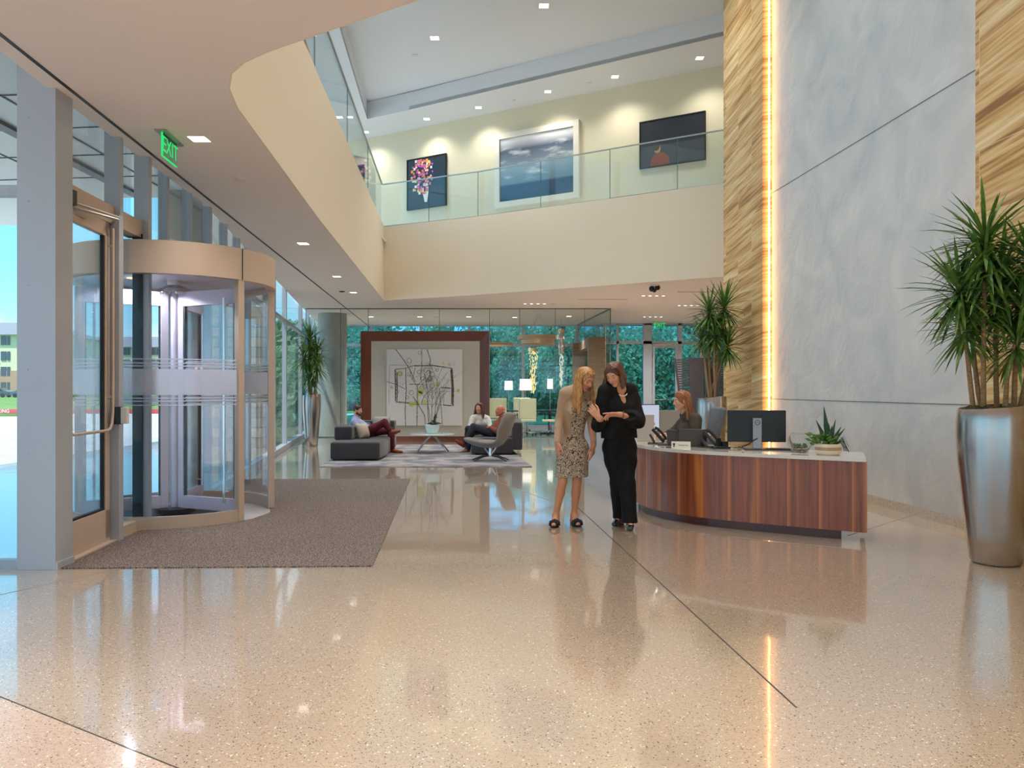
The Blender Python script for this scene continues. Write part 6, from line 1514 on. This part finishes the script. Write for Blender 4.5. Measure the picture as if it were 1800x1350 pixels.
def foot2(J, S):
    an, to = V(J['a'+S]), V(J['t'+S]); d = (to-an).normalized(); k = (V(J['k'+S]) - an).normalized()
    heel = an - k*.065 - d*.02; mid = heel.lerp(to, .55)
    return [('c', an, heel, .036, .030, .02), ('c', an - k*.02, mid, .034, .028, .03), ('c', heel, mid, .032, .032, .03), ('c', mid, to, .036, .024, .02)]

J = dict(sr=AT(622, 742, 17.0), sl=AT(626, 742, 17.42), nk=AT(626, 735, 17.2), er=AT(634, 757, 16.95), el=AT(636, 757, 17.42), wr=AT(650, 750, 17.2), wl=AT(648, 755, 17.15),
         hr=AT(647, 759, 17.08), hl=AT(647, 759, 17.30), kr=AT(676, 742, 17.02), kl=AT(688, 757, 17.34), ar=AT(686, 757, 17.0), al=AT(690, 789, 17.34), tr=AT(702, 757.5, 16.95), tl=AT(706, 794.5, 17.26), back=(-.01, .0, 0))
fr = frame_of((.95, -.22, -.12)); hc = AT(628.5, 721, 17.2)
darkbrown = hairmat('dark_brown_hair', (62, 40, 28), (40, 26, 20))
def short_hair(o, hc=hc, fr=fr):
    l, f, u = fr; W = lambda x, y, z: hc + l*x + f*y + u*z
    sdf_obj('hair', [('e', W(0, -.020, .036), fr, (.082, .100, .090), .01), ('E', W(0, .11, -.01), fr, (.10, .085, .055), .01), ('E', W(0, .06, -.08), fr, (.12, .12, .085), .01)], .007, darkbrown, o)
    sdf_obj('beard', [('c', W(-.05, .015, -.06), W(0, .078, -.092), .026, .026, .02), ('c', W(.05, .015, -.06), W(0, .078, -.092), .026, .026, .02), ('c', W(-.02, .088, -.042), W(.02, .088, -.042), .009, .009, .01), ('E', W(0, .11, -.055), fr, (.022, .03, .008), .004)], .006, darkbrown, o)
bluesh = noisy(mat('pale_blue_shirt', (164, 172, 206), .85), 150, .1); maroon = noisy(mat('maroon_trousers', (104, 24, 40), .85), 20, .3)
brownshoe = mat('brown_leather', (140, 66, 36), .4)
hn = {'r': ((.6, .5, .3), (.3, -.2, -.8), (0, 0, 1), (.4,)*4), 'l': ((-.3, -.8, .3), (0, -.3, -.8), (0, 0, 1), (.4,)*4)}
seated('bearded man in pale blue shirt and maroon trousers sitting cross legged with folded arms', J, hc, fr, skin, bluesh, maroon, brownshoe, short_hair, socks=mat('pale_sock', (176, 186, 206), .9), sleeve=.4, hands=hn, browm=iris)

J = dict(sl=AT(885, 742, 17.22), sr=AT(883, 742, 17.62), nk=AT(883, 735, 17.42), el=AT(873, 758, 17.15), er=AT(868, 756, 17.66), wl=AT(860, 751, 17.25), wr=AT(856, 751, 17.55),
         hl=AT(866, 761, 17.30), hr=AT(866, 761, 17.52), kl=AT(832, 750, 17.28), kr=AT(830, 753, 17.56), al=AT(816, 779, 17.24), ar=AT(823, 789, 17.56), tl=AT(802, 775, 17.15), tr=AT(808, 796, 17.48), back=(.01, 0, 0))
fr2 = frame_of((-.93, -.30, .05)); hc2 = AT(879, 722.5, 17.4)
def grey_fringe(o):
    l, f, u = fr2; W = lambda x, y, z: hc2 + l*x + f*y + u*z
    sdf_obj('hair', [('e', W(0, -.035, -.015), fr2, (.078, .078, .045), .01), ('E', W(0, .07, -.02), fr2, (.12, .075, .09), .01), ('E', W(0, -.02, .045), fr2, (.12, .14, .035), .01)], .007, mat('grey_hair', (176, 150, 136), .8), o)
rust = noisy(mat('rust_shirt', (150, 88, 66), .85), 40, .25, col2=(126, 76, 62)); darkt = mat('charcoal_trousers', (48, 50, 60), .85)
hn = {'l': ((-.9, .1, -.1), (0, 0, -1), (0, .5, .5), (.5,)*4), 'r': ((-.9, -.3, -.1), (0, 0, -1), (0, -.5, .5), (.5,)*4)}
seated('bald man in rust shirt reclining on the right sofa with legs crossed', J, hc2, fr2, skin3, rust, darkt, brownshoe, grey_fringe, fat=1.12, hands=hn, sleeve=.85, browm=MT['grey_hair'] if 'grey_hair' in MT else None)

J = dict(sr=AT(831, 735, 18.25), sl=AT(857, 736, 18.35), nk=AT(844, 730, 18.35), er=AT(827, 749, 18.15), el=AT(862, 752, 18.2), wr=AT(838, 757, 17.98), wl=AT(852, 757, 17.98),
         hr=AT(838, 759, 18.42), hl=AT(851, 759, 18.42), kr=AT(823, 754, 17.95), kl=AT(838, 756, 17.9), ar=AT(821, 785, 17.92), al=AT(834, 788, 17.85), tr=AT(818, 792, 17.72), tl=AT(832, 793, 17.66), back=(0, .02, 0))
fr3 = frame_of((-.30, -.93, -.02)); hc3 = AT(842, 717, 18.28)
lightbrown = hairmat('light_brown_hair', (124, 84, 56), (84, 54, 38))
def long_hair(o):
    sdf_obj('hair', cap(fr3, hc3, 1.02), .007, lightbrown, o, extra=strands(fr3, hc3, 1.02, 90, .24, part=.01, spread=.04, seed=12, r=.010, clamp=.03, out=.02))
ww = mat('white_blouse', (222, 220, 214), .8)
hn = {'r': ((.6, -.6, -.2), (0, 0, -1), (0, -.5, .5), (.5,)*4), 'l': ((-.6, -.6, -.2), (0, 0, -1), (0, -.5, .5), (.5,)*4)}
seated('woman in white blouse with long brown hair sitting beside the bald man', J, hc3, fr3, skin, ww, mat('navy_trousers', (30, 32, 42), .85), blk, long_hair, w=.86, fat=.88, bust=.9, hands=hn, sleeve=.9, tname='blouse', jaw=.9)

# ================================================================ PLANTS
leafm = noisy(mat('dracaena_leaf', (112, 150, 66), .42, spec=.4), 9, .3, 3, col2=(60, 100, 48))
caneM = noisy(mat('cane_bark', (176, 146, 110), .85), 30, .3, 4, (1, 1, 4), col2=(140, 112, 80))
def vase(t, c, h, r, rim_slant, name='planter'):
    m = B(); seg = 48; prof = [(.001, 0), (.60, 0), (.66, .02), (.74, .18), (.86, .42), (.96, .64), (1.0, .80), (.99, .92), (.96, .99), (.94, 1.0), (.90, .99), (.88, .94), (.001, .93)]
    b0 = len(m.v); m.lathe([(r*a, h*z) for a, z in prof], (0,0,0), seg)
    for i, v in enumerate(m.v):
        k = max(0, (v.z/h - .75)/.25); v.z += rim_slant * k * (v.x/r*.9 - .2) ; v.z += 0
    m.xf(Matrix.Translation(c)); return m
def dracaena(label, c, h_pot, r, canes, seed, leafL=.42, slant=.02, wall_x=99):
    rnd = random.Random(seed); t = thing('potted_dracaena', label, 'plant', c)
    vase(t, c, h_pot, r, slant).build('planter', planterm, t)
    moss((c[0], c[1], c[2] + h_pot*.955), r*.86, parent=t, h=.05)
    for (dx, dy, topx, topy, ztop, heads) in canes:
        b = Vector((c[0] + dx, c[1] + dy, c[2] + h_pot*.92)); e = Vector((c[0] + topx, c[1] + topy, ztop)); mid = b.lerp(e, .5) + Vector((rnd.uniform(-.04, .04), rnd.uniform(-.04, .04), 0))
        pts = [b, b.lerp(mid, .5) + Vector((rnd.uniform(-.01,.01), 0, 0)), mid, mid.lerp(e, .5), e]
        B().tube(pts, [.022, .020, .018, .016, .013], 8).build('cane', caneM, t)
        m = B()
        for hd in heads:      # (fraction of the cane, size, leaf count)
            fr_, sz, cnt = hd; i = min(3, int(fr_*4)); o = pts[i].lerp(pts[i+1], fr_*4 - i)
            for k in range(cnt):
                az = k*2.39996 + rnd.uniform(-.2, .2); up = 1 - (k/cnt)*1.75 + rnd.uniform(-.12, .12); el = max(-.75, min(1.35, up*1.25))
                L_ = sz*rnd.uniform(.75, 1.1)*leafL/.42*(.42); d = Vector((math.cos(az)*math.cos(el), math.sin(az)*math.cos(el), math.sin(el)))
                o2 = o - Vector((0, 0, .10*(k/cnt)*sz)); side = d.cross(Vector((0,0,1)));
                side = side.normalized() if side.length > .05 else Vector((1,0,0)); w = .011*sz
                p = o2.copy(); prev = None; droop = rnd.uniform(.25, .75) ; nseg = 4; bidx = len(m.v); dv = d.copy()
                for q in range(nseg+1):
                    ww_ = w*(.55 + .6*math.sin(math.pi*min(.98, .15 + q/nseg*.85))) if q < nseg else .0008
                    m.v += [p - side*ww_, p + Vector((0, 0, -ww_*.35)), p + side*ww_]
                    dv = (dv + Vector((0, 0, -droop/nseg*.9))).normalized(); p = p + dv*L_/nseg; p.x = min(p.x, wall_x - .03 - .08*p.y)
                for q in range(nseg):
                    a_ = bidx + 3*q; m.face((a_, a_+1, a_+4, a_+3)); m.face((a_+1, a_+2, a_+5, a_+4))
        m.build('leaf_crown', leafm, t, smooth=True)
    return t
dracaena('tall dracaena in a big brushed metal planter at the right edge', (3.90, 6.42, 0), 1.27, .285,
    [(-.10, 0, -.10, -.02, 2.62, [(1, 1.15, 110), (.86, 1.0, 70)]), (.04, .05, .06, .05, 2.35, [(1, 1.1, 90), (.8, 1.0, 70)]), (-.14, .06, -.28, .02, 2.22, [(1, 1.15, 100), (.7, .9, 50)]),
     (.12, -.04, .26, -.02, 2.48, [(1, 1.1, 90), (.75, 1, 60)]), (.02, -.08, .10, -.10, 1.80, [(1, 1.0, 70)]), (.18, .0, .34, .05, 2.05, [(1, 1.1, 80)]), (-.04, .1, -.12, .14, 2.0, [(1, 1.0, 80)])], 4, slant=.03, wall_x=4.98)
dracaena('dracaena in a metal planter standing behind the reception desk', (3.31, 13.2, 0), 1.27, .245,
    [(.0, 0, -.04, 0, 2.72, [(1, 1.1, 90), (.8, 1, 60)]), (.05, .05, .22, .05, 2.80, [(1, 1.15, 100), (.8, 1, 60)]), (-.06, .05, .26, 0, 2.15, [(1, 1.1, 90)]), (.04, -.05, .02, -.1, 2.3, [(1, 1, 70)]), (-.05, -.05, -.16, .05, 2.25, [(1, .9, 60)])], 8, wall_x=4.98)
dracaena('dracaena in a metal planter by the left glazing beside the concrete column', (-4.92, 19.55, 0), 1.27, .22,
    [(.0, 0, -.05, 0, 2.62, [(1, 1.2, 100), (.8, 1, 60)]), (.05, .05, .12, .05, 2.35, [(1, 1.2, 90)]), (-.06, .05, -.18, 0, 2.2, [(1, 1.1, 80)]), (.04, -.05, .16, -.1, 2.0, [(1, 1.1, 80)]), (-.05, -.05, -.06, .05, 1.85, [(1, 1.1, 80)]), (0, 0, .02, -.05, 1.65, [(1, 1.0, 60)])], 15)

# ---------------------------------------------------------------- trees outside
tl1 = noisy(mat('tree_leaf', (172, 206, 160), .7), .8, .4, 4, col2=(92, 140, 108)); _t = tl1.node_tree; _p = _t.nodes['Principled BSDF']; _tr = _t.nodes.new('ShaderNodeBsdfTranslucent'); _mx = _t.nodes.new('ShaderNodeMixShader'); _mx.inputs[0].default_value = .45
_t.links.new(_p.inputs['Base Color'].links[0].from_socket, _tr.inputs[0]); _t.links.new(_p.outputs[0], _mx.inputs[1]); _t.links.new(_tr.outputs[0], _mx.inputs[2]); _t.links.new(_mx.outputs[0], _t.nodes['Material Output'].inputs[0])
tbark = mat('tree_bark', (86, 74, 64), .9)
def tree_proto(seed, h, w, dense=2600, leaf=.22, low=.18):
    rnd = random.Random(seed); t = thing('tree', 'tree', 'tree')
    m = B(); m.tube([(0,0,-.1), (.05*w, 0, h*.3), (0, .05, h*.55), (.1, 0, h*.8)], [.13, .10, .07, .02], 7)
    cl = []
    for i in range(16):
        a = rnd.uniform(0, 6.28); z = h*rnd.uniform(low, .92); rr = w*(1 - abs(z/h - .5)*1.1)*rnd.uniform(.35, .9); c_ = Vector((rr*math.cos(a), rr*math.sin(a), z)); cl.append((c_, w*rnd.uniform(.25, .45)))
        m.tube([(0, 0, z*.6), c_*.6 + Vector((0,0,z*.3)), c_], [.05, .03, .01], 5)
    m.build('trunk', tbark, t)
    f = B()
    for i in range(dense):
        c_, r_ = cl[i % len(cl)]; v = Vector((rnd.gauss(0,1), rnd.gauss(0,1), rnd.gauss(0,.8))); v = v.normalized()*r_*rnd.uniform(.35, 1.15); p = c_ + v
        n = (v.normalized() + Vector((rnd.gauss(0,.6), rnd.gauss(0,.6), rnd.gauss(0,.6)))).normalized(); x = n.orthogonal().normalized(); y = n.cross(x); s_ = leaf*rnd.uniform(.5, 1.2)
        b_ = len(f.v); f.v += [p + x*s_, p + y*s_*.55, p - x*s_, p - y*s_*.55]; f.face((b_, b_+1, b_+2, b_+3))
    f.build('foliage', tl1, t)
    return t
protos = [tree_proto(21, 7.5, 3.0, 8000, .15), tree_proto(22, 6.5, 3.4, 8000, .16, .08), tree_proto(23, 8.5, 2.8, 8000, .14), tree_proto(24, 5.0, 3.2, 7000, .15, .02)]
spots = []
rt = random.Random(5)
for row, (Y, n, xa, xb) in enumerate(((44, 9, -9, 17), (52, 11, -14, 22), (62, 12, -20, 30))):
    for i in range(n):
        spots.append((xa + (xb-xa)*i/(n-1) + rt.uniform(-1, 1), Y + rt.uniform(-2.5, 2.5), rt.uniform(.72, .98) * (1 + .12*row) * (1.0 if xa + (xb-xa)*i/(n-1) > -2 else .75)))
LBL = {0: 'tree in the row nearest the rear glazing, seen through the tinted glass', 1: 'tree in the middle row beyond the rear lawn', 2: 'tree in the far row beyond the rear lawn'}
used = set()
for k, (x, y, s_) in enumerate(spots):
    pi = k % 4; row = 0 if k < 9 else (1 if k < 20 else 2)
    o = protos[pi] if pi not in used else copy_tree(protos[pi]); used.add(pi)
    o.location = (x, y, -.06); o.scale = (s_, s_, s_); o.rotation_euler = (0, 0, rt.uniform(0, 6.28)); tag(o, LBL[row], 'tree', ['trees nearest the rear glazing', 'trees in the middle row', 'trees in the far row'][row])
# undergrowth closing the row and distant bushes at the left
def bushes(n, f_, leaf, seed, name, label, m_):
    rnd = random.Random(seed); f = B()
    for i in range(n):
        p = Vector(f_(rnd)); nrm = Vector((rnd.gauss(0,1), rnd.gauss(0,1), rnd.gauss(0,1))).normalized(); x = nrm.orthogonal().normalized(); y = nrm.cross(x); s_ = leaf*rnd.uniform(.5, 1.3); b_ = len(f.v)
        f.v += [p + x*s_, p + y*s_*.6, p - x*s_, p - y*s_*.6]; f.face((b_, b_+1, b_+2, b_+3))
    o = f.build(name, m_); tag(o, label, 'undergrowth', kind='stuff')
bushes(16000, lambda r: (r.uniform(-26, 38), r.uniform(66, 70), 5.2*r.random()**.8*(1 + .3*math.sin(r.random()*6))), .5, 3, 'undergrowth', 'dense green undergrowth closing the tree belt behind the rear lawn', tl1)
bushes(5000, lambda r: (-8.2 - 2.2*r.random(), r.uniform(30, 38), 3.0*r.random()*(1)), .18, 4, 'shrubbery', 'shrubs outside the left glazing beyond the stone wall', tl1)
bushes(9000, lambda r: (r.uniform(-17, -9), r.uniform(53, 60), 6.0*r.random()*(1-.0)), .40, 6, 'shrubbery', 'tree belt on the left beyond the concrete column', tl1)
